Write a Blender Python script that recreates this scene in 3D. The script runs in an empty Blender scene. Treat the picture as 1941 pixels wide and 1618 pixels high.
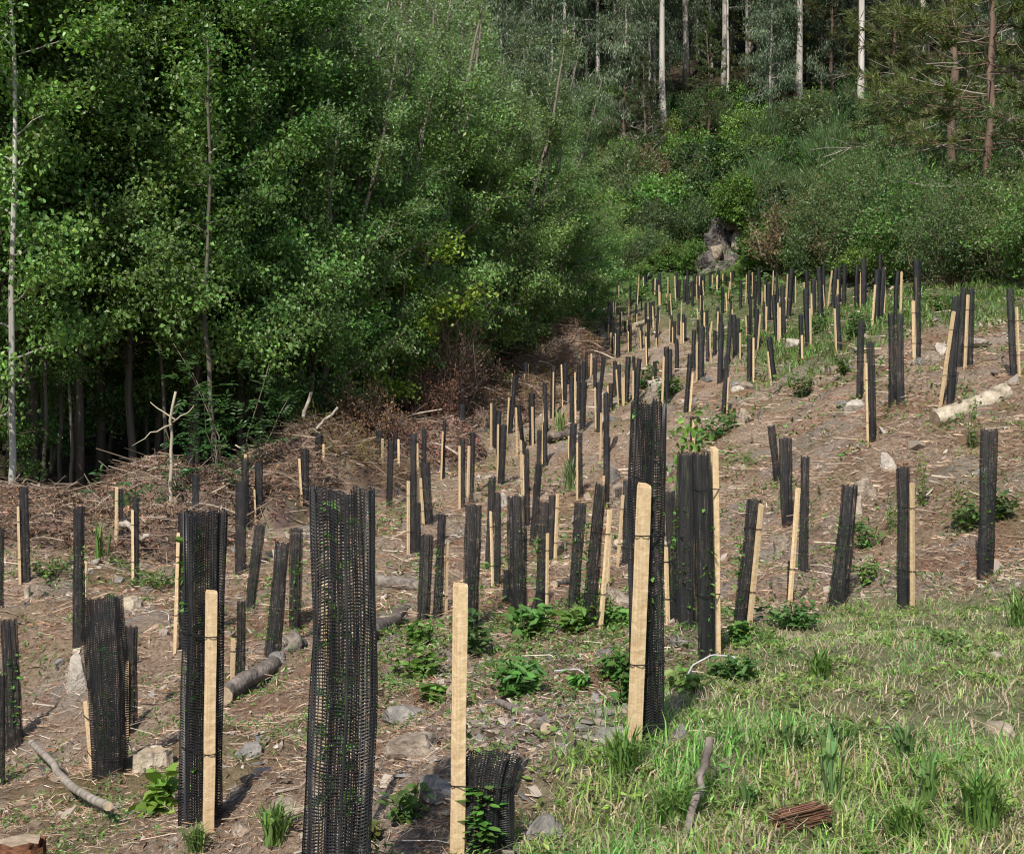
import bpy, math, random
import numpy as np
from mathutils import Vector, Matrix

# ------------------------------------------------------------------ camera, light, exposure
SC = bpy.context.scene
COL = SC.collection
F = 2500.0            # focal length in photo pixels (photo 1941 x 1618)
CX, CY = 970.5, 809.0
EYE = 1.5
cam_d = bpy.data.cameras.new('camera')
cam_d.sensor_width = 36.0
cam_d.lens = 36.0 * F / 1941.0
cam_d.clip_start = 0.05
cam_d.clip_end = 1500.0
cam = bpy.data.objects.new('camera', cam_d)
cam.location = (0, 0, EYE)
cam.rotation_euler = (math.radians(90), 0, 0)
COL.objects.link(cam)
SC.camera = cam

SUN_EL, SUN_AZ = math.radians(45), math.radians(17)      # light travels away from the camera and a little to the right
wd = bpy.data.worlds.new('World')
SC.world = wd
wd.use_nodes = True
nt = wd.node_tree
for n in list(nt.nodes):
    nt.nodes.remove(n)
sky = nt.nodes.new('ShaderNodeTexSky')
sky.sky_type = 'NISHITA'
sky.sun_disc = False
sky.sun_elevation = SUN_EL
sky.sun_rotation = math.pi + SUN_AZ
bg = nt.nodes.new('ShaderNodeBackground')
bg.inputs['Strength'].default_value = 0.1
wo = nt.nodes.new('ShaderNodeOutputWorld')
nt.links.new(sky.outputs['Color'], bg.inputs['Color'])
nt.links.new(bg.outputs['Background'], wo.inputs['Surface'])
sun_d = bpy.data.lights.new('sun', 'SUN')
sun_d.energy = 4.2
sun_d.angle = math.radians(0.53)
sun_d.color = (1.0, 0.95, 0.87)
sun = bpy.data.objects.new('sun', sun_d)
dv = Vector((math.sin(SUN_AZ) * math.cos(SUN_EL), math.cos(SUN_AZ) * math.cos(SUN_EL), -math.sin(SUN_EL)))
sun.rotation_euler = dv.to_track_quat('-Z', 'Y').to_euler()
sun.location = (-10, -30, 40)
COL.objects.link(sun)
SC.view_settings.view_transform = 'Standard'
SC.view_settings.look = 'None'
SC.view_settings.gamma = 1.0
SC.view_settings.use_curve_mapping = False
SC.view_settings.exposure = 0.55
SC.render.engine = 'CYCLES'
SC.cycles.max_bounces = 5
SC.cycles.diffuse_bounces = 3
SC.cycles.glossy_bounces = 2
SC.cycles.transmission_bounces = 4
SC.cycles.use_denoising = True
SC.cycles.use_adaptive_sampling = False
SC.cycles.filter_width = 1.15

RNG = np.random.default_rng(7)
random.seed(7)

# ------------------------------------------------------------------ mesh helpers
def mk(name, V, Q=None, T=None, col=None, mats=(), smooth=False):
    """mesh data from numpy arrays: V (n,3), Q (m,4) quads, T (k,3) triangles, col (n,3)"""
    V = np.asarray(V, dtype=np.float32)
    Q = np.zeros((0, 4), np.int32) if Q is None or len(Q) == 0 else np.asarray(Q, np.int32)
    T = np.zeros((0, 3), np.int32) if T is None or len(T) == 0 else np.asarray(T, np.int32)
    me = bpy.data.meshes.new(name)
    me.vertices.add(len(V))
    me.vertices.foreach_set('co', V.ravel())
    nl = Q.size + T.size
    me.loops.add(nl)
    me.loops.foreach_set('vertex_index', np.concatenate([Q.ravel(), T.ravel()]).astype(np.int32))
    nf = len(Q) + len(T)
    me.polygons.add(nf)
    st = np.concatenate([np.arange(len(Q)) * 4, Q.size + np.arange(len(T)) * 3]).astype(np.int32)
    me.polygons.foreach_set('loop_start', st)
    me.polygons.foreach_set('use_smooth', np.full(nf, bool(smooth)))
    if col is not None:
        at = me.color_attributes.new('Col', 'FLOAT_COLOR', 'POINT')
        c4 = np.ones((len(V), 4), np.float32)
        c4[:, :3] = col
        at.data.foreach_set('color', c4.ravel())
    for m in mats:
        me.materials.append(m)
    me.update(calc_edges=True)
    return me

class Buf:
    def __init__(s):
        s.V, s.Q, s.T, s.C, s.n = [], [], [], [], 0
    def add(s, V, Q=None, T=None, col=(0.5, 0.5, 0.5)):
        V = np.asarray(V, np.float64).reshape(-1, 3)
        if Q is not None and len(Q):
            s.Q.append(np.asarray(Q) + s.n)
        if T is not None and len(T):
            s.T.append(np.asarray(T) + s.n)
        c = np.asarray(col, np.float64)
        s.C.append(np.broadcast_to(c, V.shape) if c.ndim == 1 else c)
        s.V.append(V)
        s.n += len(V)
    def mesh(s, name, mats, smooth=False):
        if not s.V:
            return mk(name, np.zeros((0, 3)), mats=mats)
        return mk(name, np.concatenate(s.V), np.concatenate(s.Q) if s.Q else None,
                  np.concatenate(s.T) if s.T else None, np.concatenate(s.C), mats, smooth)

def nrm(a):
    a = np.asarray(a, float)
    return a / (np.linalg.norm(a, axis=-1, keepdims=True) + 1e-9)

def tube(P, R, k=6, cap=True, jit=0.0, rng=RNG):
    """tube along polyline P with radii R -> V, Q, T"""
    P = np.asarray(P, float)
    R = np.broadcast_to(np.asarray(R, float), (len(P),))
    t = nrm(np.gradient(P, axis=0))
    ref = np.array([0.31, 0.17, 0.93]) if abs(t[0, 2]) < 0.8 else np.array([0.93, 0.21, 0.1])
    a = nrm(np.cross(t, ref))
    b = np.cross(t, a)
    th = np.arange(k) * 2 * math.pi / k
    rr = R[:, None] * (1 + jit * rng.uniform(-1, 1, (len(P), k)))
    V = P[:, None, :] + rr[..., None] * (np.cos(th)[None, :, None] * a[:, None, :] + np.sin(th)[None, :, None] * b[:, None, :])
    V = V.reshape(-1, 3)
    i = np.arange(len(P) - 1)[:, None] * k
    j = np.arange(k)[None, :]
    j2 = (j + 1) % k
    Q = np.stack([i + j, i + j2, i + k + j2, i + k + j], -1).reshape(-1, 4)
    T = np.zeros((0, 3), int)
    if cap:
        c0 = np.arange(1, k - 1)
        e = (len(P) - 1) * k
        T = np.concatenate([np.stack([0 * c0, c0 + 1, c0], -1), np.stack([0 * c0 + e, e + c0, e + c0 + 1], -1)])
    return V, Q, T

def sticks(P0, P1, r0, r1, bend, rng=RNG, mid=True):
    """many bent three-sided sticks -> V, Q, owner index"""
    n = len(P0)
    d = P1 - P0
    t = nrm(d)
    ref = nrm(rng.normal(size=(n, 3)))
    a = nrm(np.cross(t, ref))
    b = np.cross(t, a)
    M = (P0 + P1) / 2 + a * bend[:, None]
    rm = (r0 + r1) / 2
    rings = []
    for C, r in ((P0, r0), (M, rm), (P1, r1)):
        for k in range(3):
            th = k * 2.0944
            rings.append(C + r[:, None] * (math.cos(th) * a + math.sin(th) * b))
    V = np.stack(rings, 1).reshape(-1, 3)
    q = []
    for s in (0, 3):
        for k in range(3):
            q.append([s + k, s + (k + 1) % 3, s + 3 + (k + 1) % 3, s + 3 + k])
    Q = (np.arange(n)[:, None, None] * 9 + np.array(q)[None]).reshape(-1, 4)
    return V, Q, 9

def leaves(C, D, Nn, L, W, col, shape='rhomb', fold=0.18):
    """leaf blades: centre C, length direction D, normal Nn, sizes L, W, colour (n,3) -> V,Q,colours"""
    D = nrm(D)
    S = nrm(np.cross(Nn, D))
    Nn = np.cross(D, S)
    L = np.broadcast_to(np.asarray(L, float), (len(C),))[:, None]
    W = np.broadcast_to(np.asarray(W, float), (len(C),))[:, None]
    up = Nn * W * fold
    if shape == 'rhomb':
        V = np.stack([C - D * L / 2, C + S * W / 2 + up - D * L * .06, C + D * L / 2, C - S * W / 2 + up - D * L * .06], 1)
        Q = np.arange(len(C))[:, None] * 4 + np.array([[0, 1, 2, 3]])
        return V.reshape(-1, 3), Q, np.repeat(col, 4, 0)
    V = np.stack([C - D * L / 2, C + S * W * .42 + up - D * L * .22, C + S * W * .46 + up + D * L * .16, C + D * L / 2 - Nn * L * .05,
                  C - S * W * .46 + up + D * L * .16, C - S * W * .42 + up - D * L * .22], 1)
    Q = (np.arange(len(C))[:, None, None] * 6 + np.array([[0, 1, 2, 3], [0, 3, 4, 5]])[None]).reshape(-1, 4)
    return V.reshape(-1, 3), Q, np.repeat(col, 6, 0)

def jitcol(base, n, rng, v=0.25, h=0.12):
    base = np.asarray(base, float)
    k = np.exp(rng.normal(0, v, (n, 1)))
    t = 1 + rng.normal(0, h, (n, 3))
    return np.clip(base * k * t, 0.004, 0.9)

# ------------------------------------------------------------------ materials
def new_mat(name):
    m = bpy.data.materials.new(name)
    m.use_nodes = True
    t = m.node_tree
    for n in list(t.nodes):
        t.nodes.remove(n)
    out = t.nodes.new('ShaderNodeOutputMaterial')
    return m, t, out

def N(t, typ, **kw):
    n = t.nodes.new(typ)
    for k, v in kw.items():
        if k.startswith('i_'):
            n.inputs[k[2:].replace('_', ' ')].default_value = v
        else:
            setattr(n, k, v)
    return n

def attr_mat(name, rough=0.6, spec=0.3, transl=0.0, objvar=0.0, tint=(1, 1, 1)):
    """colour from the Col attribute, a little per-object change, optional translucency"""
    m, t, out = new_mat(name)
    a = N(t, 'ShaderNodeAttribute', attribute_name='Col')
    c = a.outputs['Color']
    if objvar:
        oi = N(t, 'ShaderNodeObjectInfo')
        mr = N(t, 'ShaderNodeMapRange')
        mr.inputs['To Min'].default_value = 1 - objvar
        mr.inputs['To Max'].default_value = 1 + objvar
        t.links.new(oi.outputs['Random'], mr.inputs['Value'])
        hs = N(t, 'ShaderNodeHueSaturation')
        t.links.new(c, hs.inputs['Color'])
        t.links.new(mr.outputs['Result'], hs.inputs['Value'])
        mh = N(t, 'ShaderNodeMapRange')
        mh.inputs['To Min'].default_value = 0.482
        mh.inputs['To Max'].default_value = 0.515
        ml = N(t, 'ShaderNodeMath', operation='FRACT')
        mm = N(t, 'ShaderNodeMath', operation='MULTIPLY')
        mm.inputs[1].default_value = 7.13
        t.links.new(oi.outputs['Random'], mm.inputs[0])
        t.links.new(mm.outputs[0], ml.inputs[0])
        t.links.new(ml.outputs[0], mh.inputs['Value'])
        t.links.new(mh.outputs['Result'], hs.inputs['Hue'])
        c = hs.outputs['Color']
    p = N(t, 'ShaderNodeBsdfPrincipled')
    p.inputs['Roughness'].default_value = rough
    p.inputs['Specular IOR Level'].default_value = spec
    t.links.new(c, p.inputs['Base Color'])
    sh = p.outputs['BSDF']
    if transl:
        tr = N(t, 'ShaderNodeBsdfTranslucent')
        mul = N(t, 'ShaderNodeMixRGB', blend_type='MULTIPLY')
        mul.inputs['Fac'].default_value = 1
        mul.inputs['Color2'].default_value = (1.15, 1.25, 0.55, 1)
        t.links.new(c, mul.inputs['Color1'])
        t.links.new(mul.outputs['Color'], tr.inputs['Color'])
        mx = N(t, 'ShaderNodeMixShader')
        mx.inputs['Fac'].default_value = transl
        t.links.new(sh, mx.inputs[1])
        t.links.new(tr.outputs['BSDF'], mx.inputs[2])
        sh = mx.outputs['Shader']
    t.links.new(sh, out.inputs['Surface'])
    return m

def noise_mat(name, c1, c2, scale=8.0, rough=0.85, bump=0.4, bscale=None, stretch=(1, 1, 1), c3=None, dist=0.02, spec=0.25, objvar=0.0):
    m, t, out = new_mat(name)
    tc = N(t, 'ShaderNodeTexCoord')
    mp = N(t, 'ShaderNodeMapping')
    mp.inputs['Scale'].default_value = stretch
    t.links.new(tc.outputs['Object'], mp.inputs['Vector'])
    n1 = N(t, 'ShaderNodeTexNoise')
    n1.inputs['Scale'].default_value = scale
    n1.inputs['Detail'].default_value = 6
    n1.inputs['Roughness'].default_value = 0.65
    t.links.new(mp.outputs['Vector'], n1.inputs['Vector'])
    cr = N(t, 'ShaderNodeValToRGB')
    e = cr.color_ramp.elements
    e[0].position, e[0].color = 0.35, (*c1, 1)
    e[1].position, e[1].color = 0.66, (*c2, 1)
    if c3:
        x = cr.color_ramp.elements.new(0.52)
        x.color = (*c3, 1)
    t.links.new(n1.outputs['Fac'], cr.inputs['Fac'])
    p = N(t, 'ShaderNodeBsdfPrincipled')
    p.inputs['Roughness'].default_value = rough
    p.inputs['Specular IOR Level'].default_value = spec
    c = cr.outputs['Color']
    if objvar:
        oi = N(t, 'ShaderNodeObjectInfo')
        mr = N(t, 'ShaderNodeMapRange')
        mr.inputs['To Min'].default_value = 1 - objvar
        mr.inputs['To Max'].default_value = 1 + objvar
        t.links.new(oi.outputs['Random'], mr.inputs['Value'])
        hs = N(t, 'ShaderNodeHueSaturation')
        t.links.new(c, hs.inputs['Color'])
        t.links.new(mr.outputs['Result'], hs.inputs['Value'])
        c = hs.outputs['Color']
    t.links.new(c, p.inputs['Base Color'])
    if bump:
        n2 = N(t, 'ShaderNodeTexNoise')
        n2.inputs['Scale'].default_value = bscale or scale * 3
        n2.inputs['Detail'].default_value = 5
        t.links.new(mp.outputs['Vector'], n2.inputs['Vector'])
        b = N(t, 'ShaderNodeBump')
        b.inputs['Strength'].default_value = bump
        b.inputs['Distance'].default_value = dist
        t.links.new(n2.outputs['Fac'], b.inputs['Height'])
        t.links.new(b.outputs['Normal'], p.inputs['Normal'])
    t.links.new(p.outputs['BSDF'], out.inputs['Surface'])
    return m

M_leaf = attr_mat('leaf', 0.42, 0.45, 0.42, 0.24)
M_leaf_small = attr_mat('sapling_leaf', 0.5, 0.3, 0.3, 0.1)
M_dry = attr_mat('dry_leaf', 0.8, 0.15, 0.12, 0.1)
M_wood = attr_mat('bark', 0.85, 0.15, 0.0, 0.12)
M_grass = attr_mat('grass_blade', 0.5, 0.3, 0.3)
M_litter = attr_mat('litter', 0.8, 0.2)
M_net = noise_mat('black_net', (0.009, 0.009, 0.010), (0.027, 0.025, 0.024), 2.2, 0.45, 0, spec=0.45, c3=(0.013, 0.013, 0.015), stretch=(1, 1, 3), objvar=0.35)
M_tie = noise_mat('black_tie', (0.01, 0.01, 0.01), (0.016, 0.016, 0.016), 3, 0.5, 0)
M_rock_pale = noise_mat('pale_stone', (0.26, 0.225, 0.185), (0.48, 0.43, 0.37), 9, 0.95, 1.0, 45, c3=(0.38, 0.335, 0.28), objvar=0.15)
M_branch = noise_mat('bare_branch', (0.15, 0.125, 0.1), (0.40, 0.355, 0.29), 9, 0.85, 0.5, 40, c3=(0.29, 0.25, 0.2))
M_outcrop = noise_mat('outcrop_rock', (0.03, 0.026, 0.024), (0.24, 0.2, 0.17), 2.2, 0.9, 1.0, 6, c3=(0.11, 0.094, 0.085), dist=0.2)
M_rock_grey = noise_mat('grey_stone', (0.10, 0.097, 0.093), (0.27, 0.25, 0.23), 11, 0.95, 1.0, 45, c3=(0.19, 0.172, 0.152), objvar=0.15)
M_rock_tan = noise_mat('tan_stone', (0.15, 0.115, 0.085), (0.38, 0.315, 0.245), 9, 0.95, 1.0, 40, objvar=0.15)
M_plastic = noise_mat('white_plastic', (0.38, 0.39, 0.40), (0.62, 0.63, 0.64), 5, 0.35, 0, spec=0.5)
M_log_pale = noise_mat('barked_log', (0.16, 0.13, 0.095), (0.52, 0.45, 0.35), 6, 0.85, 1.0, 18, (1, 1, 1), c3=(0.38, 0.32, 0.235), dist=0.03)
M_log_grey = noise_mat('weathered_log', (0.05, 0.042, 0.036), (0.26, 0.22, 0.185), 6, 0.9, 0.8, 24, (1, 1, 1), c3=(0.14, 0.115, 0.095), dist=0.03)
M_bark_red = noise_mat('red_bark', (0.05, 0.02, 0.012), (0.17, 0.08, 0.045), 14, 0.9, 0.8, 40, (1, 1, 1), c3=(0.16, 0.07, 0.035))
M_cut = noise_mat('cut_wood', (0.22, 0.165, 0.11), (0.46, 0.36, 0.25), 10, 0.8, 0.4, 40)

def stake_material():
    m, t, out = new_mat('sawn_pine')
    tc = N(t, 'ShaderNodeTexCoord')
    mp = N(t, 'ShaderNodeMapping')
    mp.inputs['Scale'].default_value = (1.2, 1.2, 70)
    t.links.new(tc.outputs['Object'], mp.inputs['Vector'])
    n1 = N(t, 'ShaderNodeTexNoise')
    n1.inputs['Scale'].default_value = 1.0
    n1.inputs['Detail'].default_value = 3
    t.links.new(mp.outputs['Vector'], n1.inputs['Vector'])
    mp2 = N(t, 'ShaderNodeMapping')
    mp2.inputs['Scale'].default_value = (3, 3, 3.0)
    t.links.new(tc.outputs['Object'], mp2.inputs['Vector'])
    n2 = N(t, 'ShaderNodeTexNoise')
    n2.inputs['Scale'].default_value = 1.4
    n2.inputs['Detail'].default_value = 4
    t.links.new(mp2.outputs['Vector'], n2.inputs['Vector'])
    cr = N(t, 'ShaderNodeValToRGB')
    e = cr.color_ramp.elements
    e[0].position, e[0].color = 0.3, (0.42, 0.28, 0.14, 1)
    e[1].position, e[1].color = 0.7, (0.70, 0.535, 0.33, 1)
    mixf = N(t, 'ShaderNodeMath', operation='MULTIPLY_ADD')
    mixf.inputs[1].default_value = 0.55
    t.links.new(n1.outputs['Fac'], mixf.inputs[0])
    m2 = N(t, 'ShaderNodeMath', operation='MULTIPLY')
    m2.inputs[1].default_value = 0.45
    t.links.new(n2.outputs['Fac'], m2.inputs[0])
    t.links.new(m2.outputs[0], mixf.inputs[2])
    t.links.new(mixf.outputs[0], cr.inputs['Fac'])
    oi = N(t, 'ShaderNodeObjectInfo')
    mr = N(t, 'ShaderNodeMapRange')
    mr.inputs['To Min'].default_value = 0.8
    mr.inputs['To Max'].default_value = 1.12
    t.links.new(oi.outputs['Random'], mr.inputs['Value'])
    hs = N(t, 'ShaderNodeHueSaturation')
    t.links.new(cr.outputs['Color'], hs.inputs['Color'])
    t.links.new(mr.outputs['Result'], hs.inputs['Value'])
    p = N(t, 'ShaderNodeBsdfPrincipled')
    p.inputs['Roughness'].default_value = 0.7
    p.inputs['Specular IOR Level'].default_value = 0.25
    t.links.new(hs.outputs['Color'], p.inputs['Base Color'])
    b = N(t, 'ShaderNodeBump')
    b.inputs['Strength'].default_value = 0.5
    b.inputs['Distance'].default_value = 0.006
    t.links.new(n1.outputs['Fac'], b.inputs['Height'])
    t.links.new(b.outputs['Normal'], p.inputs['Normal'])
    t.links.new(p.outputs['BSDF'], out.inputs['Surface'])
    return m
M_stake = stake_material()

# ------------------------------------------------------------------ things
def link(name, data, parent=None, **props):
    o = bpy.data.objects.new(name, data)
    COL.objects.link(o)
    if parent is not None:
        o.parent = parent
    for k, v in props.items():
        o[k] = v
    return o

def thing(name, loc, label, cat, group=None, rz=0.0, scale=1.0):
    o = bpy.data.objects.new(name, None)
    o.empty_display_size = 0.2
    COL.objects.link(o)
    o.location = loc
    o.rotation_euler = (0, 0, rz)
    o.scale = (scale,) * 3 if np.isscalar(scale) else scale
    o['label'] = label
    o['category'] = cat
    if group:
        o['group'] = group
    return o

def tag(o, label, cat, group=None, kind=None):
    o['label'] = label
    o['category'] = cat
    if group:
        o['group'] = group
    if kind:
        o['kind'] = kind
    return o

# ------------------------------------------------------------------ terrain
TX = [-300, 0, 250, 500, 750, 1000, 1250, 1500, 1750, 1941, 2300]
TD = {
 1900: [2.6, 2.7, 2.75, 2.8, 2.8, 2.8, 2.8, 2.8, 2.8, 2.8, 2.8],
 1750: [4.6, 4.4, 3.9, 3.65, 3.5, 3.5, 3.45, 3.4, 3.4, 3.4, 3.4],
 1618: [6.8, 6.2, 5.0, 4.5, 4.25, 4.15, 4.0, 3.95, 3.95, 3.95, 3.95],
 1500: [10.5, 9.5, 7.0, 5.6, 5.0, 4.75, 4.45, 4.45, 4.5, 4.5, 4.5],
 1400: [13, 12.2, 10.5, 8.2, 6.3, 5.5, 4.95, 5.15, 5.2, 5.2, 5.2],
 1300: [14, 13.3, 12.3, 11.3, 9.0, 7.2, 6.5, 6.3, 6.2, 6.2, 6.2],
 1200: [15, 14.3, 13.5, 13.2, 12.0, 10.5, 9.2, 8.8, 8.3, 8.0, 7.8],
 1150: [16.5, 15.8, 15.2, 15, 13.7, 12.8, 11.4, 11.2, 10.2, 9.8, 9.4],
 1100: [18, 17, 16.8, 16.8, 16, 15, 13.8, 12.7, 11.3, 10.5, 9.9],
 1000: [22, 21, 21.5, 21.5, 21, 20, 18, 15.0, 12.9, 11.8, 11],
 900: [26, 25, 26, 26.5, 27, 26, 22, 17.8, 15, 13.8, 12.5],
 800: [32, 32, 33, 34, 34, 32.5, 26, 21, 17, 15.6, 14.2],
 700: [45, 45, 45, 46, 46, 45, 33, 27, 20, 18.4, 17],
 650: [52, 52, 52, 53, 54, 53, 42, 32, 23, 21.5, 20],
 600: [58, 58, 58, 60, 62, 60, 52, 40, 27, 25, 24],
 560: [62, 62, 62, 65, 68, 66, 60, 48, 32, 30, 29],
 500: [67, 67, 67, 70, 73, 71, 66, 58, 44, 41, 40],
 400: [78, 78, 78, 80, 82, 80, 75, 69, 58, 55, 54],
 300: [92, 92, 92, 92, 93, 92, 87, 82, 74, 71, 70],
 200: [108, 108, 108, 108, 108, 106, 102, 97, 91, 88, 87],
 100: [128, 128, 128, 128, 128, 126, 121, 117, 112, 110, 109],
 0: [158, 158, 158, 158, 158, 155, 150, 147, 143, 141, 140],
 -200: [225, 225, 225, 225, 225, 222, 218, 215, 212, 210, 210],
}
cp = []
for yy, row in TD.items():
    for xx, d in zip(TX, row):
        cp.append(((xx - CX) / F * d, d, EYE - (yy - CY) / F * d))
for X in (-9, -4, 0, 4, 9):
    cp.append((X, -1.5, 0.05 if X > -5 else -0.5))
cp = np.array(cp)
UMAX = 1.7
def warp(X, Y):
    Y = np.maximum(Y, -2.0)
    return X / (Y + 4.0), np.log(Y + 4.0)
cu, cv = warp(cp[:, 0], cp[:, 1])
KU = 2.2
cu = cu * KU
def phi(r2):
    return 0.5 * r2 * np.log(r2 + 1e-12)
A = phi((cu[:, None] - cu[None]) ** 2 + (cv[:, None] - cv[None]) ** 2)
slope = cp[:, 2] / (cp[:, 1] + 4.0)               # interpolate the elevation ratio, which stays well scaled
n = len(cp)
Pm = np.stack([np.ones(n), cu, cv], 1)
KK = np.zeros((n + 3, n + 3))
KK[:n, :n] = A + np.eye(n) * 0.004
KK[:n, n:] = Pm
KK[n:, :n] = Pm.T
wts = np.linalg.solve(KK, np.concatenate([slope, np.zeros(3)]))
def tps(u, v):
    u = np.clip(u, -0.62, 0.62) * KU
    out = np.empty(u.size)
    uf, vf = u.ravel(), v.ravel()
    for s in range(0, uf.size, 20000):
        a, b = uf[s:s + 20000], vf[s:s + 20000]
        out[s:s + 20000] = phi((a[:, None] - cu[None]) ** 2 + (b[:, None] - cv[None]) ** 2) @ wts[:n] + wts[n] + wts[n + 1] * a + wts[n + 2] * b
    return out.reshape(u.shape)
nv = 330
gv = np.linspace(math.log(2.0), math.log(235.0), nv)
gu = np.concatenate([np.linspace(-UMAX, -0.56, 34)[:-1], np.linspace(-0.56, 0.56, 300), np.linspace(0.56, UMAX, 34)[1:]])
nu = len(gu)
UU, VV = np.meshgrid(gu, gv)
YY = np.exp(VV) - 4.0
XX = UU * (YY + 4.0)
ZZ = tps(UU, VV) * (YY + 4.0)
rr = np.random.default_rng(3)
rel = np.zeros_like(ZZ)
for lam, amp, k in ((3.2, .05, 7), (1.3, .028, 9), (.55, .016, 11), (.28, .008, 12)):
    for i in range(k):
        th, ph = rr.uniform(0, 6.28, 2)
        l2 = lam * rr.uniform(.75, 1.3)
        rel += amp * 2.0 / math.sqrt(k) * np.sin((XX * math.cos(th) + YY * math.sin(th)) * 6.283 / l2 + ph)
# the mown track (grass) on the right is smoother than the dug-over slope
def grass_mask(X, Y):
    """1 on the grassy track at the lower right, 0 on the planted slope"""
    xl = np.interp(Y, [2, 3.5, 4.15, 5.2, 6.5, 8.5, 10, 11], [-0.4, -0.1, .05, .35, .85, 1.46, 2.1, 2.6])
    yf = np.interp(X, [1.4, 2.6, 4, 8], [8.7, 10.8, 10.2, 9.5])
    m = np.minimum((X - xl) / .4, (yf - Y) / .6)
    return np.clip(m + 0.5, 0, 1)
gm = grass_mask(XX, YY)
# eroded bank face at the right: lumps and hollows
bank = np.clip((XX - 1.6) / .8, 0, 1) * np.clip((YY - 10.3) / .6, 0, 1) * np.clip((17 - YY) / 2, 0, 1)
for i in range(16):
    th, ph = rr.uniform(0, 6.28, 2)
    l2 = rr.uniform(.35, 1.5)
    rel += bank * .034 * l2 ** .6 * np.abs(np.sin((XX * math.cos(th) + YY * math.sin(th)) * 3.14 / l2 + ph)) * rr.choice([-1, 1])
ZZ = ZZ + rel * (1 - 0.65 * gm)
def hgt(X, Y):
    X = np.asarray(X, float)
    Y = np.asarray(Y, float)
    u, v = warp(X, Y)
    fu = np.interp(np.clip(u, -UMAX, UMAX), gu, np.arange(nu))
    fv = np.clip((v - gv[0]) / (gv[1] - gv[0]), 0, nv - 1.001)
    i = np.minimum(fu.astype(int), nu - 2)
    j = fv.astype(int)
    a, b = fu - i, fv - j
    return (ZZ[j, i] * (1 - a) + ZZ[j, i + 1] * a) * (1 - b) + (ZZ[j + 1, i] * (1 - a) + ZZ[j + 1, i + 1] * a) * b
RT = np.exp(np.linspace(math.log(2.2), math.log(225), 900))
def ground_at(px, py):
    """first point of the ground on the line of sight of a photo pixel"""
    dx, dz = (px - CX) / F, (CY - py) / F
    z = EYE + dz * RT
    h = hgt(dx * RT, RT)
    k = np.nonzero(z < h)[0]
    if len(k) == 0 or k[0] == 0:
        t = RT[-1] if len(k) == 0 else RT[0]
    else:
        k = k[0]
        g0, g1 = z[k - 1] - h[k - 1], z[k] - h[k]
        t = RT[k - 1] + (RT[k] - RT[k - 1]) * g0 / (g0 - g1)
    return Vector((dx * t, t, float(hgt(dx * t, t))))
def at(px, py, d):
    return Vector(((px - CX) / F * d, d, EYE - (py - CY) / F * d))
def on(px, d):
    X = (px - CX) / F * d
    return Vector((X, d, float(hgt(X, d))))

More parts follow.
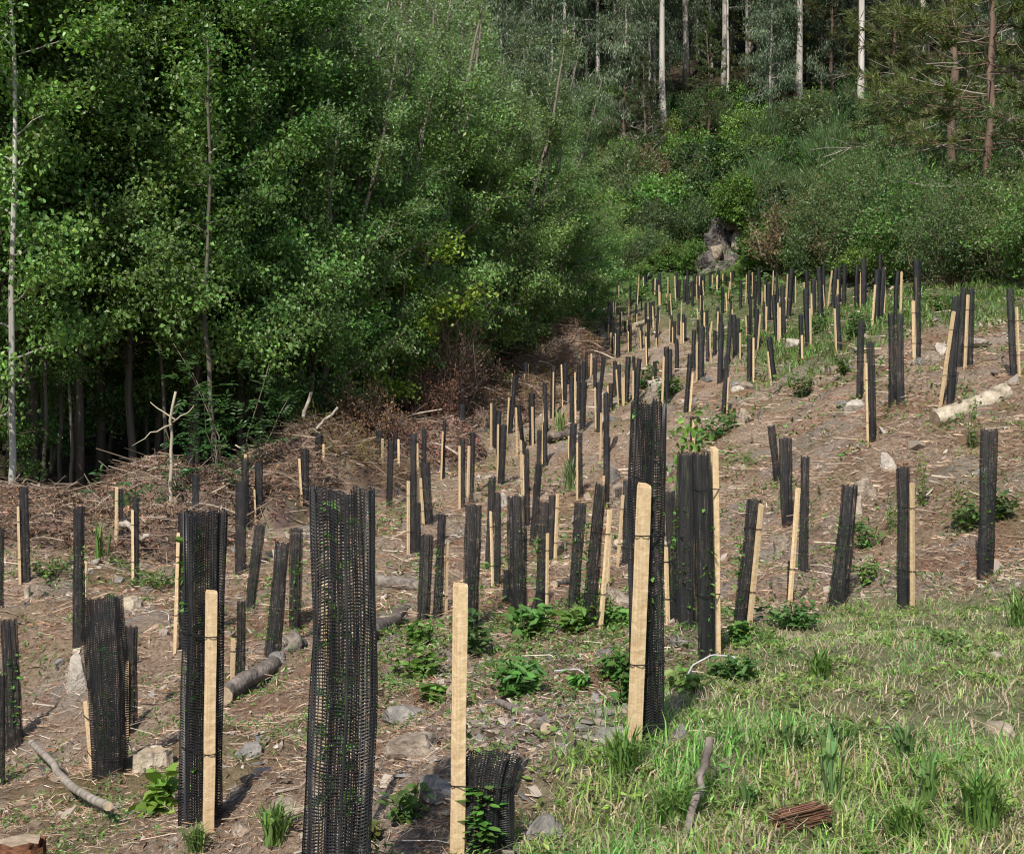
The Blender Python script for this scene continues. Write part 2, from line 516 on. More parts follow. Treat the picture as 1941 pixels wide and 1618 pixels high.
def ground_material():
    m, t, out = new_mat('ground_soil')
    geo = N(t, 'ShaderNodeNewGeometry')
    pos = geo.outputs['Position']
    def noise(scale, detail=6, rough=0.6, off=0.0):
        nn = N(t, 'ShaderNodeTexNoise')
        nn.inputs['Scale'].default_value = scale
        nn.inputs['Detail'].default_value = detail
        nn.inputs['Roughness'].default_value = rough
        if off:
            mp = N(t, 'ShaderNodeMapping')
            mp.inputs['Location'].default_value = (off, off * .7, off * 1.3)
            t.links.new(pos, mp.inputs['Vector'])
            t.links.new(mp.outputs['Vector'], nn.inputs['Vector'])
        else:
            t.links.new(pos, nn.inputs['Vector'])
        return nn.outputs['Fac']
    def ramp(fac, stops):
        cr = N(t, 'ShaderNodeValToRGB')
        el = cr.color_ramp.elements
        while len(el) < len(stops):
            el.new(0.5)
        for e, (p_, c_) in zip(el, stops):
            e.position = p_
            e.color = (*c_, 1) if len(c_) == 3 else c_
        t.links.new(fac, cr.inputs['Fac'])
        return cr.outputs['Color']
    def mix(a, b, fac):
        mx = N(t, 'ShaderNodeMixRGB')
        t.links.new(fac, mx.inputs['Fac'])
        t.links.new(a, mx.inputs['Color1'])
        t.links.new(b, mx.inputs['Color2'])
        return mx.outputs['Color']
    soil = ramp(noise(24, 10, 0.8), [(0.36, (0.075, 0.046, 0.031)), (0.49, (0.31, 0.222, 0.155)), (0.64, (0.55, 0.44, 0.335))])
    grey = ramp(noise(26, 10, 0.8, 5), [(0.36, (0.12, 0.098, 0.08)), (0.64, (0.46, 0.395, 0.33))])
    base = mix(soil, grey, ramp(noise(0.8, 5, 0.6, 11), [(0.48, (0, 0, 0)), (0.62, (1, 1, 1))]))
    red = ramp(noise(30, 8, 0.8, 13), [(0.36, (0.09, 0.044, 0.026)), (0.64, (0.38, 0.235, 0.15))])
    base = mix(base, red, ramp(noise(0.95, 4, 0.6, 51), [(0.47, (0, 0, 0)), (0.64, (.85, .85, .85))]))
    moss = ramp(noise(20, 5, 0.6, 3), [(0.3, (0.10, 0.085, 0.03)), (0.7, (0.24, 0.19, 0.085))])
    base = mix(base, moss, ramp(noise(0.55, 4, 0.55, 23), [(0.5, (0, 0, 0)), (0.68, (.75, .75, .75))]))
    at_ = N(t, 'ShaderNodeAttribute', attribute_name='Col')
    sep = N(t, 'ShaderNodeSeparateColor')
    t.links.new(at_.outputs['Color'], sep.inputs['Color'])
    turf = ramp(noise(12, 8, 0.7, 31), [(0.32, (0.09, 0.10, 0.04)), (0.5, (0.21, 0.225, 0.105)), (0.7, (0.40, 0.345, 0.225))])
    base = mix(base, turf, sep.outputs['Red'])
    green = ramp(noise(6, 6, 0.65, 17), [(0.35, (0.025, 0.05, 0.012)), (0.65, (0.10, 0.15, 0.045))])
    base = mix(base, green, sep.outputs['Green'])
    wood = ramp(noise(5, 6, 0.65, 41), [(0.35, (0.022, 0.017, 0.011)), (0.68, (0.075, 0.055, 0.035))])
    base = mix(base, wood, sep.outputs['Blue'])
    p = N(t, 'ShaderNodeBsdfPrincipled')
    p.inputs['Roughness'].default_value = 0.95
    p.inputs['Specular IOR Level'].default_value = 0.15
    t.links.new(base, p.inputs['Base Color'])
    b1 = N(t, 'ShaderNodeBump')
    b1.inputs['Strength'].default_value = 1.0
    b1.inputs['Distance'].default_value = 0.07
    t.links.new(noise(15, 10, 0.8, 2), b1.inputs['Height'])
    b2 = N(t, 'ShaderNodeBump')
    b2.inputs['Strength'].default_value = 0.6
    b2.inputs['Distance'].default_value = 0.015
    t.links.new(noise(55, 5, 0.7, 9), b2.inputs['Height'])
    t.links.new(b1.outputs['Normal'], b2.inputs['Normal'])
    t.links.new(b2.outputs['Normal'], p.inputs['Normal'])
    t.links.new(p.outputs['BSDF'], out.inputs['Surface'])
    return m
# edge of the wood on the left: depth as a function of x
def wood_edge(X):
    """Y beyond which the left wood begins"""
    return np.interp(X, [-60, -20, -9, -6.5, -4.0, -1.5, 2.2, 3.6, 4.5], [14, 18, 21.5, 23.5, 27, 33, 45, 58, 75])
hill = np.clip((YY - (58 - 0.75 * np.clip(XX, 0, 40))) / 6, 0, 1)
terr = np.clip((XX - 5.2) / 1.0, 0, 1) * np.clip((YY - (24.5 - .1 * XX)) / 2.0, 0, 1)       # grassy terrace, upper right
far_g = np.clip((YY - 52) / 8, 0, 1) * .5
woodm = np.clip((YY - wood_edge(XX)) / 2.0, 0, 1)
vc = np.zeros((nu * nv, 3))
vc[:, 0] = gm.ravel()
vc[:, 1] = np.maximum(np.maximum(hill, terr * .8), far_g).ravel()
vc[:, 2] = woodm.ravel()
ii = np.arange(nv - 1)[:, None] * nu + np.arange(nu - 1)[None]
GQ = np.stack([ii, ii + 1, ii + nu + 1, ii + nu], -1).reshape(-1, 4)
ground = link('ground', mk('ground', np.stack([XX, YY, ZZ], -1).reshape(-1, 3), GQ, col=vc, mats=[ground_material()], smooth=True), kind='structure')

GUARDS = [
 ((1171,531,1171,572,5), (1173,541,1173,572,2)),
 ((1195,533,1195,581,4), None),
 ((1193,563,1193,599,4), (1192,557,1192,600,2)),
 ((1209,539,1208,577,4), (1211,523,1208,576,2)),
 ((1223,521,1223,556,5), (1219,525,1221,560,2)),
 ((1227,526,1226,553,4), None),
 ((1238,530,1239,559,5), (1242,528,1241,558,2)),
 ((1245,530,1245,558,4), None),
 ((1250,518,1251,575,6), (1249,540,1249,578,2)),
 ((1247,531,1247,577,4), (1251,553,1251,579,2)),
 ((1266,533,1266,560,5), (1266,525,1266,560,2)),
 (None, (1263,557,1264,591,2)),
 ((1269,572,1269,598,4), (1270,556,1273,597,2)),
 ((1282,517,1282,567,6), (1279,523,1280,570,2)),
 ((1288,531,1287,573,5), (1280,547,1281,575,2)),
 ((1298,530,1297,573,6), (1300,523,1300,568,2)),
 ((1303,513,1303,576,5), (1303,525,1303,573,2)),
 ((1309,535,1304,577,4), None),
 ((1313,533,1313,581,5), None),
 ((1317,522,1318,562,5), (1320,525,1320,556,2)),
 ((1328,523,1329,560,5), (1326,523,1324,562,2)),
 ((1327,542,1326,590,5), (1328,560,1327,592,2)),
 ((1323,526,1323,566,3), (1320,539,1321,569,2)),
 ((1333,521,1333,560,6), (1332,532,1334,559,2)),
 ((1346,516,1346,558,5), (1350,521,1350,551,2)),
 ((1362,512,1362,556,5), (1360,521,1359,557,2)),
 ((1356,527,1356,556,3), (1358,525,1358,553,2)),
 ((1374,519,1374,553,4), (1370,520,1370,548,2)),
 ((1389,514,1389,553,6), (1385,516,1385,556,2)),
 ((1383,527,1381,573,4), (1383,534,1380,576,2)),
 ((1369,545,1370,595,6), (1376,555,1378,596,2)),
 ((1385,570,1386,612,4), (1388,586,1388,615,2)),
 ((1404,533,1404,585,5), None),
 ((1420,515,1421,576,6), (1415,520,1414,562,2)),
 ((1429,518,1429,566,5), (1426,516,1427,561,2)),
 ((1438,507,1440,578,7), None),
 ((1432,538,1431,600,6), None),
 ((1457,538,1457,611,9), (1450,540,1450,574,2)),
 ((1452,530,1452,575,5), (1445,553,1444,596,2)),
 ((1448,572,1448,626,5), (1453,581,1452,628,3)),
 ((1465,520,1464,562,5), (1466,513,1464,560,2)),
 ((1472,516,1473,562,5), (1474,518,1475,552,2)),
 ((1474,547,1474,594,6), None),
 ((1501,510,1494,602,10), (1493,520,1491,571,3)),
 ((1504,520,1503,575,5), (1508,524,1508,573,2)),
 ((1529,513,1530,562,7), (1524,535,1524,577,2)),
 ((1542,530,1543,600,9), (1538,557,1539,598,3)),
 ((1552,510,1555,602,11), None),
 ((1561,504,1562,578,6), (1560,540,1563,581,2)),
 ((1584,510,1579,582,9), (1577,513,1569,583,3)),
 ((1591,508,1590,575,8), (1588,530,1588,574,4)),
 ((1601,501,1600,581,8), None),
 ((1625,504,1624,583,9), None),
 ((1637,491,1638,586,11), (1632,516,1631,581,3)),
 ((1668,483,1667,580,7), None),
 ((1663,511,1662,611,11), (1659,540,1654,611,4)),
 ((1675,510,1668,606,10), (1678,508,1676,601,3)),
 ((1702,515,1698,600,9), (1709,515,1707,598,4)),
 ((1149,585,1149,627,5), None),
 ((1155,574,1155,641,6), (1153,615,1153,646,2)),
 ((1159,570,1160,626,5), (1162,572,1162,603,2)),
 (None, (1167,569,1166,601,2)),
 ((1161,601,1162,665,6), (1158,630,1158,667,2)),
 ((1172,627,1172,677,8), (1167,632,1166,674,2)),
 ((1161,640,1161,676,5), (1163,638,1164,675,2)),
 ((1176,591,1176,636,4), (1178,591,1178,630,2)),
 ((1185,609,1185,631,5), (1189,607,1189,631,2)),
 ((1192,615,1192,646,4), (1198,600,1196,630,2)),
 ((1195,616,1195,666,5), (1191,628,1191,669,2)),
 ((1206,577,1206,619,4), (1207,595,1207,620,2)),
 ((1216,565,1216,590,3), None),
 ((1224,574,1224,616,5), None),
 ((1233,573,1233,622,6), (1237,580,1239,621,2)),
 ((1239,571,1239,605,5), None),
 ((1248,582,1244,641,5), (1250,588,1250,604,2)),
 ((1246,611,1246,657,4), (1244,640,1244,657,2)),
 ((1215,615,1217,661,5), (1213,626,1215,662,2)),
 ((1229,605,1229,660,6), (1226,612,1225,655,2)),
 ((1226,630,1226,690,6), (1224,638,1225,691,3)),
 ((1273,598,1273,648,5), (1270,605,1269,650,2)),
 ((1279,609,1279,651,6), (1275,620,1275,650,2)),
 ((1287,594,1287,636,5), (1292,572,1291,625,2)),
 ((1296,596,1296,647,6), (1291,609,1291,653,3)),
 ((1299,601,1299,647,5), (1295,612,1295,654,3)),
 ((1129,627,1127,678,6), None),
 ((1135,627,1135,677,6), (1133,640,1132,680,2)),
 ((1331,562,1331,618,5), (1333,569,1333,610,2)),
 ((1340,588,1340,620,6), (1335,592,1335,619,3)),
 ((1323,606,1323,630,5), (1322,584,1323,608,2)),
 ((1361,582,1361,628,6), (1361,590,1360,629,3)),
 ((1367,596,1367,640,6), None),
 ((1341,620,1341,684,6), (1345,628,1348,688,3)),
 (None, (1349,609,1346,640,3)),
 ((1355,627,1355,673,7), None),
 ((1385,597,1385,640,7), (1384,616,1385,640,2)),
 ((1391,597,1393,674,8), (1395,619,1394,660,2)),
 ((1399,604,1400,679,7), (1403,631,1403,679,3)),
 ((1384,610,1379,690,8), (1385,636,1387,685,2)),
 ((1422,570,1424,640,6), (1420,583,1420,625,2)),
 ((1419,598,1419,642,6), (1413,599,1417,638,3)),
 ((1434,586,1432,662,9), (1441,596,1436,664,3)),
 ((1466,560,1472,645,8), (1475,574,1475,643,3)),
 ((1483,543,1486,643,9), (1478,583,1478,661,4)),
 ((1518,597,1520,687,9), (1520,635,1521,692,4)),
 ((1528,548,1533,658,11), (1536,584,1537,660,4)),
 ((1585,560,1592,663,10), (1582,585,1585,667,4)),
 ((1421,642,1421,724,10), (1428,640,1428,724,4)),
 ((1458,639,1468,722,10), (1455,666,1462,735,4)),
 ((1329,619,1329,718,12), (1321,648,1320,720,3)),
 ((1316,626,1315,702,8), None),
 ((1367,613,1365,725,11), None),
 ((1308,672,1300,782,9), (1313,707,1307,785,4)),
 ((1379,672,1371,784,11), (1381,715,1378,783,3)),
 ((1112,667,1112,720,5), (1121,670,1120,713,3)),
 ((1097,691,1097,776,8), (1090,706,1090,752,3)),
 ((1107,685,1106,742,7), None),
 ((1106,725,1104,817,12), None),
 ((1128,678,1128,740,7), None),
 ((1144,677,1138,740,8), None),
 ((1136,725,1136,819,11), (1128,734,1129,799,3)),
 ((1166,685,1166,751,8), (1172,686,1172,745,2)),
 ((1174,691,1175,767,7), (1168,700,1172,769,3)),
 ((1191,677,1187,766,9), (1183,714,1183,767,3)),
 (None, (1179,715,1180,769,3)),
 ((1201,676,1203,757,6), (1200,702,1200,763,3)),
 ((1212,680,1206,764,9), None),
 ((1241,685,1243,726,7), (1238,712,1238,733,3)),
 ((1263,658,1265,766,9), (1258,676,1255,765,4)),
 ((1270,662,1270,722,8), None),
 ((1282,645,1283,704,8), (1293,700,1293,716,3)),
 ((1158,727,1158,779,8), (1152,731,1152,776,3)),
 ((1149,745,1150,862,11), (1140,782,1138,864,4)),
 ((1150,828,1149,967,13), (1144,901,1145,966,5)),
 ((1084,715,1084,804,9), (1090,755,1091,804,3)),
 ((1087,803,1084,903,13), (1078,826,1078,900,3)),
 ((1100,820,1100,942,9), (1094,839,1094,942,4)),
 ((904,714,904,796,6), (909,721,909,795,3)),
 ((940,696,937,774,10), (943,707,941,777,4)),
 ((937,768,936,852,7), (931,764,931,853,4)),
 ((978,712,975,802,9), (971,708,970,790,3)),
 ((975,715,967,820,8), (975,732,972,807,3)),
 ((983,768,992,850,8), (978,772,980,871,4)),
 ((966,760,962,822,5), (965,753,961,821,3)),
 ((946,778,945,860,10), None),
 ((955,806,949,916,13), (944,804,943,906,4)),
 ((997,687,998,760,7), (994,708,996,761,3)),
 ((1006,694,1006,752,6), (1001,689,1002,748,3)),
 ((1008,746,1008,843,12), (1009,771,1010,845,4)),
 ((1032,726,1036,818,8), (1030,750,1030,810,3)),
 ((1034,800,1034,883,9), (1029,804,1029,880,4)),
 ((1050,694,1047,792,10), (1049,705,1048,791,3)),
 ((1071,688,1070,767,9), (1064,691,1066,768,3)),
 ((875,732,873,832,12), None),
 ((876,767,875,870,11), (866,824,864,872,3)),
 ((877,831,877,961,10), (871,845,871,966,4)),
 ((896,818,894,937,10), (889,845,887,943,5)),
 ((998,851,1000,996,11), (987,834,990,939,5)),
 ((993,840,997,930,8), (992,861,993,940,5)),
 ((1023,815,1019,940,9), None),
 ((1022,880,1009,1036,14), None),
 ((577,850,580,991,16), (567,869,574,991,5)),
 ((604,822,604,927,15), (613,841,613,925,5)),
 ((636,887,636,948,9), (629,906,628,947,4)),
 ((671,827,673,926,11), (669,832,674,927,5)),
 ((719,818,717,919,13), (725,831,723,922,5)),
 ((741,836,738,965,12), None),
 ((750,822,750,909,9), (755,832,756,914,5)),
 ((784,822,784,1048,13), (774,911,774,1049,6)),
 ((804,813,804,905,9), (791,840,792,905,4)),
 ((806,877,812,993,18), (797,906,803,995,5)),
 ((792,953,792,1052,12), (793,899,792,1045,5)),
 ((843,797,840,906,7), (839,817,836,909,4)),
 ((808,1014,803,1180,25), None),
 ((839,977,828,1178,17), (848,1027,845,1173,6)),
 ((897,958,893,1195,31), None),
 ((933,905,926,1079,14), None),
 ((943,935,943,1116,13), (930,969,934,1116,5)),
 ((978,941,986,1173,36), None),
 ((960,1080,959,1141,14), None),
 ((1031,952,1024,1171,19), (1038,1010,1036,1173,6)),
 ((1048,939,1043,1067,14), (1057,936,1052,1068,6)),
 ((1100,954,1087,1158,22), None),
 ((1141,919,1114,1183,25), (1156,966,1138,1194,9)),
 (None, (1157,1010,1152,1116,5)),
 ((1190,911,1186,1071,16), (1181,938,1171,1070,6)),
 ((1270,932,1279,1179,20), (1262,1036,1266,1177,8)),
 ((1300,860,1302,1190,36), (1318,930,1322,1180,7)),
 ((44,923,49,1101,18), (34,960,38,1102,6)),
 ((151,960,149,1221,22), (164,1064,164,1185,5)),
 ((229,926,230,1054,9), (221,922,219,1054,6)),
 ((257,943,259,1109,12), (251,966,252,1107,6)),
 ((2,1001,1,1153,12), None),
 ((15,1176,27,1411,33), None),
 ((250,1188,246,1386,26), (241,1253,241,1388,8)),
 ((347,973,350,1230,20), (338,1010,331,1232,8)),
 ((362,858,354,985,18), (361,894,357,980,6)),
 ((371,899,370,1010,14), None),
 ((464,868,467,1003,14), (465,861,466,1000,6)),
 ((457,912,457,1089,22), None),
 ((490,878,489,1000,17), (482,927,485,1003,4)),
 ((493,995,474,1157,20), None),
 ((457,1140,455,1316,18), (442,1210,439,1327,9)),
 ((535,1029,515,1252,29), None),
 ((562,1002,557,1199,24), None),
 ((3,1280,2,1490,14), None),
 ((1312,790,1312,854,9), (1315,796,1315,852,5)),
 ((1462,807,1474,915,14), None),
 ((1488,831,1493,997,25), None),
 ((1526,866,1522,1082,17), None),
 ((1500,1063,1498,1143,14), (1513,924,1497,1144,9)),
 ((1610,920,1585,1151,33), None),
 ((1711,886,1712,1153,24), (1729,915,1730,1154,9)),
 ((1876,815,1866,1101,33), None),
 ((1430,947,1402,1186,28), (1443,955,1420,1193,10)),
 ((1633,608,1628,761,14), (1640,670,1640,748,4)),
 ((1650,649,1654,836,15), (1642,688,1645,849,4)),
 ((1690,595,1692,768,14), None),
 ((1706,595,1707,767,14), None),
 ((1737,493,1739,681,15), (1731,570,1733,685,6)),
 (None, (1736,525,1735,660,5)),
 ((1828,545,1819,695,14), None),
 ((1814,563,1800,765,18), (1808,590,1783,763,7)),
 ((1841,548,1839,698,12), (1835,559,1829,699,6)),
 ((1915,547,1921,713,14), (1927,582,1932,712,5)),
]

# ------------------------------------------------------------------ tree guards: black net sleeve, sawn stake, ties
def net_mesh(name, seed, rows, cols, sv=0.36, sh=0.36, prism=False, folds=7, ratio=7.0, flat=0.8, taper=0.0, ragged=True):
    """unit sleeve (height 1, width 1): strands as ribbons or three-sided rods; ratio = height / width when placed"""
    g = np.random.default_rng(seed)
    ph = g.uniform(0, 6.28, 6)
    def S(th, z):
        r = 0.5 * (0.93 + 0.06 * np.cos(folds * th + ph[0] + 0.5 * np.sin(3 * z + ph[1])) + 0.05 * np.cos(2 * th + ph[2] + 1.2 * z)
                   + 0.035 * np.sin(6 * z + ph[3]) + 0.025 * np.sin(13 * z + 2 * th + ph[2]) + 0.02 * np.cos(3 * th - 4 * z + ph[4]) - 0.11 * np.abs(np.cos(folds * .5 * th + ph[5])) ** 6)
        r = r * (1 + taper * (z - 0.5))
        return r * np.cos(th), flat * r * np.sin(th)
    cz = 1.0 / rows
    ct = 2 * math.pi / cols
    ti = np.arange(cols + 1) * ct
    zi = np.arange(rows + 1) * cz
    TH, Z0 = np.meshgrid(ti, zi)
    wob = cz * (0.55 * np.sin(folds * TH + ph[0] + 6 * Z0) + 0.5 * np.sin(2 * TH + 9 * Z0 + ph[1]))
    topj = np.zeros(cols + 1)
    if ragged:
        topj[:cols] = g.uniform(-0.012, 0.012, cols)
        topj[cols] = topj[0]
    Zm = Z0 + wob + topj[None, :] * Z0 ** 6
    TJ = TH + ct * 0.12 * np.sin(11 * Z0 + 3 * TH)
    B = Buf()
    X, Y = S(TJ, Zm)
    x0, x1 = np.median(X.min(1)), np.median(X.max(1))
    X, Y = (X - (x0 + x1) / 2) / (x1 - x0), Y / (x1 - x0)
    P = np.stack([X, Y, Zm], -1)                                       # lattice nodes
    bx, by = g.normal(0, .035), g.normal(0, .05)
    P[..., 0] += bx * np.sin(math.pi * Zm) + .022 * np.sin(5 * Zm + ph[4])
    P[..., 1] += by * np.sin(math.pi * Zm)
    nrmv = np.stack([np.cos(TJ), np.sin(TJ) / flat, 0 * TJ], -1)
    hz = sh * cz / 2
    tw = sv * ct / 2
    idx = np.arange((rows + 1) * (cols + 1)).reshape(rows + 1, cols + 1)
    def strip(off_a, off_b, along):
        V = np.concatenate([(P + off_a).reshape(-1, 3), (P + off_b).reshape(-1, 3)])
        m = idx.size
        if along == 'h':
            a, b = idx[:, :-1].ravel(), idx[:, 1:].ravel()
        else:
            a, b = idx[:-1].ravel(), idx[1:].ravel()
        return V, np.stack([a, b, b + m, a + m], -1)
    zoff = np.zeros_like(P); zoff[..., 2] = hz
    tang = np.stack([-np.sin(TJ) * .47, flat * np.cos(TJ) * .47, 0 * TJ], -1)
    heavy = np.ones(cols + 1)
    step = max(2, cols // folds)
    heavy[::step] = 2.3
    toff = tang * tw * heavy[None, :, None]
    if not prism:
        B.add(*strip(-zoff, zoff, 'h'))
        B.add(*strip(-toff, toff, 'v'))
    else:
        out_h = nrmv * hz * ratio * 0.9
        out_v = nrmv * tw * .47 * 0.9
        for (o, al, ov) in ((zoff, 'h', out_h), (toff, 'v', out_v)):
            B.add(*strip(-o, ov, al))
            B.add(*strip(ov, o, al))
            B.add(*strip(o, -o, al))
    return B.mesh(name, [M_net], smooth=False)

MID = [net_mesh('sleeve_mid', 10 + i, 118, 54, 0.41, 0.44, False, 5 + i % 3, flat=0.7 + 0.05 * (i % 3), taper=[0, .12, -.1, .05, .2, -.15][i]) for i in range(6)]
FAR = [net_mesh('sleeve_far', 30 + i, 46, 24, 0.5, 0.5, False, 5, flat=0.85, taper=[0, .1, -.1, .05][i]) for i in range(4)]

def stake_mesh(seed):
    g = np.random.default_rng(seed)
    n = 7
    B = []
    for i in range(n):
        z = i / (n - 1)
        k = 0.5 * (1 + g.uniform(-.03, .03))
        j = g.uniform(-.03, .03, 2)
        B.append([(-k + j[0], -k + j[1], z), (k + j[0], -k + j[1], z), (k + j[0], k + j[1], z), (-k + j[0], k + j[1], z)])
    B = np.array(B)
    top = B[-1].copy()
    top[:, :2] *= 0.86
    top[:, 2] += g.uniform(-.004, .006, 4)
    B[-1, :, 2] -= 0.012
    V = np.concatenate([B.reshape(-1, 3), top])
    Q = []
    for i in range(n):
        for k in range(4):
            Q.append([i * 4 + k, i * 4 + (k + 1) % 4, (i + 1) * 4 + (k + 1) % 4, (i + 1) * 4 + k])
    Q.append([n * 4, n * 4 + 1, n * 4 + 2, n * 4 + 3])
    return mk('stake', V, Q, mats=[M_stake])
STK = [stake_mesh(50 + i) for i in range(6)]

def axis_matrix(base, top, w, wd=None, rz=0.0):
    """local matrix: unit column (height 1 along z) from base to top, width w"""
    base, top = Vector(base), Vector(top)
    d = top - base
    zz = d.normalized()
    xx = (Vector((1, 0, 0)) - zz * zz.x).normalized()
    yy = zz.cross(xx)
    q = Matrix((xx, yy, zz)).transposed()
    return Matrix.Translation(base) @ q.to_4x4() @ Matrix.Rotation(rz, 4, 'Z') @ Matrix.Diagonal((w, wd or w, d.length, 1))

def loop_mesh(pts, r):
    P = np.array(pts + [pts[0], pts[1]], float)
    V, Q, T = tube(P, r, 4, cap=False)
    B = Buf()
    B.add(V, Q, T)
    return B.mesh('tie', [M_tie])

ORD = ['first', 'second', 'third', 'fourth', 'fifth', 'sixth', 'seventh', 'eighth', 'ninth', 'tenth', 'eleventh', 'twelfth',
       'thirteenth', 'fourteenth', 'fifteenth', 'sixteenth', 'seventeenth', 'eighteenth', 'nineteenth', 'twentieth',
       'twenty-first', 'twenty-second', 'twenty-third', 'twenty-fourth', 'twenty-fifth', 'twenty-sixth', 'twenty-seventh', 'twenty-eighth',
       'twenty-ninth', 'thirtieth']
def zone(x, y):
    if y < 605:
        if x < 1296: return 'far row, dark wood to middle', 'in farthest row by the wood'
        if x < 1400: return 'far row, below outcrop', 'in farthest row below the outcrop'
        if x < 1510: return 'far row, right of outcrop', 'in far row right of outcrop'
        return 'far row, terrace', 'in far row before the shrubs'
    if y < 700:
        if x < 1215: return 'b1', 'on upper slope nearest the dark wood'
        if x < 1310: return 'b2', 'on upper slope left of the stony step'
        if x < 1410: return 'b3', 'on upper slope below the outcrop'
        if x < 1600: return 'b4', 'on upper slope below the far row'
        return 'b5', 'on the terrace edge at far right'
    if y < 800:
        if x < 1080: return 'c1', 'beside the dry brush heap'
        if x < 1210: return 'c2', 'on slope before the white boulder'
        if x < 1500: return 'c3', 'on slope above the leafy sapling'
        return 'c4', 'on the bank near the pale log'
    if y < 900:
        if x < 960: return 'd1', 'in the hollow below the brown brush'
        if x < 1300: return 'd2', 'in the hollow under the middle slope'
        return 'd3', 'on the bank face above the grass'
    if y < 1000:
        if x < 700: return 'e1', 'against the long brush pile'
        if x < 900: return 'e2', 'in hollow right of brush pile'
        if x < 1300: return 'e3', 'in the middle of the hollow'
        return 'e4', 'halfway up the bank'
    if y < 1115:
        if x < 400: return 'f1', 'near stones below the brush pile'
        if x < 760: return 'f2', 'in front of the brush pile end'
        if x < 1300: return 'f3', 'behind the green weeds, back row'
        return 'f4', 'at the foot of the bank'
    if x < 420: return 'g1', 'on the low ground at left'
    if x < 700: return 'g2', 'left of the huge front sleeve'
    if x < 1250: return 'g3', 'just behind the green weeds'
    return 'g4', 'where the grass meets the bank'

NEAR = [
 (((648, 928, 637, 1700), 130), (612, 1100, 604, 1600, 22), 'huge wide black net guard filling the front centre, its top edge frayed'),
 (((1231, 765, 1227, 1402), 66), (1221, 917, 1203, 1404, 27), 'tall ribbed black net guard tied to a stout pale stake beside gravel'),
 (((388, 972, 381, 1553), 80), (401, 1117, 395, 1560, 23), 'broad black net guard with a pale stake tied across its front'),
 (((935, 1432, 924, 1655), 102), (873, 1103, 866, 1650, 28), 'short sagging black net guard beside a much taller pale stake'),
 (((197, 1135, 206, 1467), 74), (161, 1328, 174, 1464, 9), 'wide squat black net guard flaring upward near the white boulder'),
 (((1330, 862, 1340, 1246), 36), (1353, 848, 1358, 1243, 17), 'slim black net guard tied left of a tall pale stake by white strap'),
 (((1300, 860, 1302, 1192), 38), (1318, 930, 1322, 1182, 7), 'very dark net guard tucked behind the tall stake and sleeve pair'),
 (((15, 1176, 27, 1412), 33), None, 'black net guard leaning out at the left edge above bare soil'),
 (((897, 958, 893, 1196), 31), None, 'pleated black net guard right behind the top of the short-sleeve stake'),
 (((978, 941, 986, 1174), 36), None, 'wide split-looking grey net guard with a pale fold, narrowing downward'),
]
near_xy = {(n[0][0][2], n[0][0][3] // 4) for n in NEAR}
guards = []
for T_, S_ in GUARDS:
    x, y = (T_ or S_)[2], (T_ or S_)[3]
    if T_ and any(abs(x - n[0][0][2]) < 3 and abs(y - n[0][0][3]) < 3 for n in NEAR):
        continue
    guards.append((T_, S_, None))
allg = [((*n[0][0], n[0][1]), n[1], n[2]) for n in NEAR] + guards
zs = {}
for k, (T_, S_, lab) in enumerate(allg):
    if lab is None and T_ is not None:
        x, y = T_[2], T_[3]
        zs.setdefault(zone(x, y), []).append((x, k))
auto = {}
for (zk, phrase), lst in zs.items():
    lst.sort()
    m = len(lst)
    for q, (x, k) in enumerate(lst):
        T_, S_, _ = allg[k]
        lean = T_[0] - T_[2]
        h = T_[3] - T_[1]
        adj = 'leaning ' if abs(lean) > 0.07 * h else 'black '
        st = '' if S_ is None else (', staked left' if S_[0] < T_[0] - 1 else (', staked right' if S_[0] > T_[0] + 1 else ', staked in front'))
        if m == 1:
            auto[k] = '%snet guard%s, only one %s' % (adj, st, phrase)
        else:
            o = 'leftmost' if q == 0 else ('rightmost' if q == m - 1 else ORD[q] + ' from left')
            auto[k] = '%snet guard%s, %s %s' % (adj, st, o, phrase)

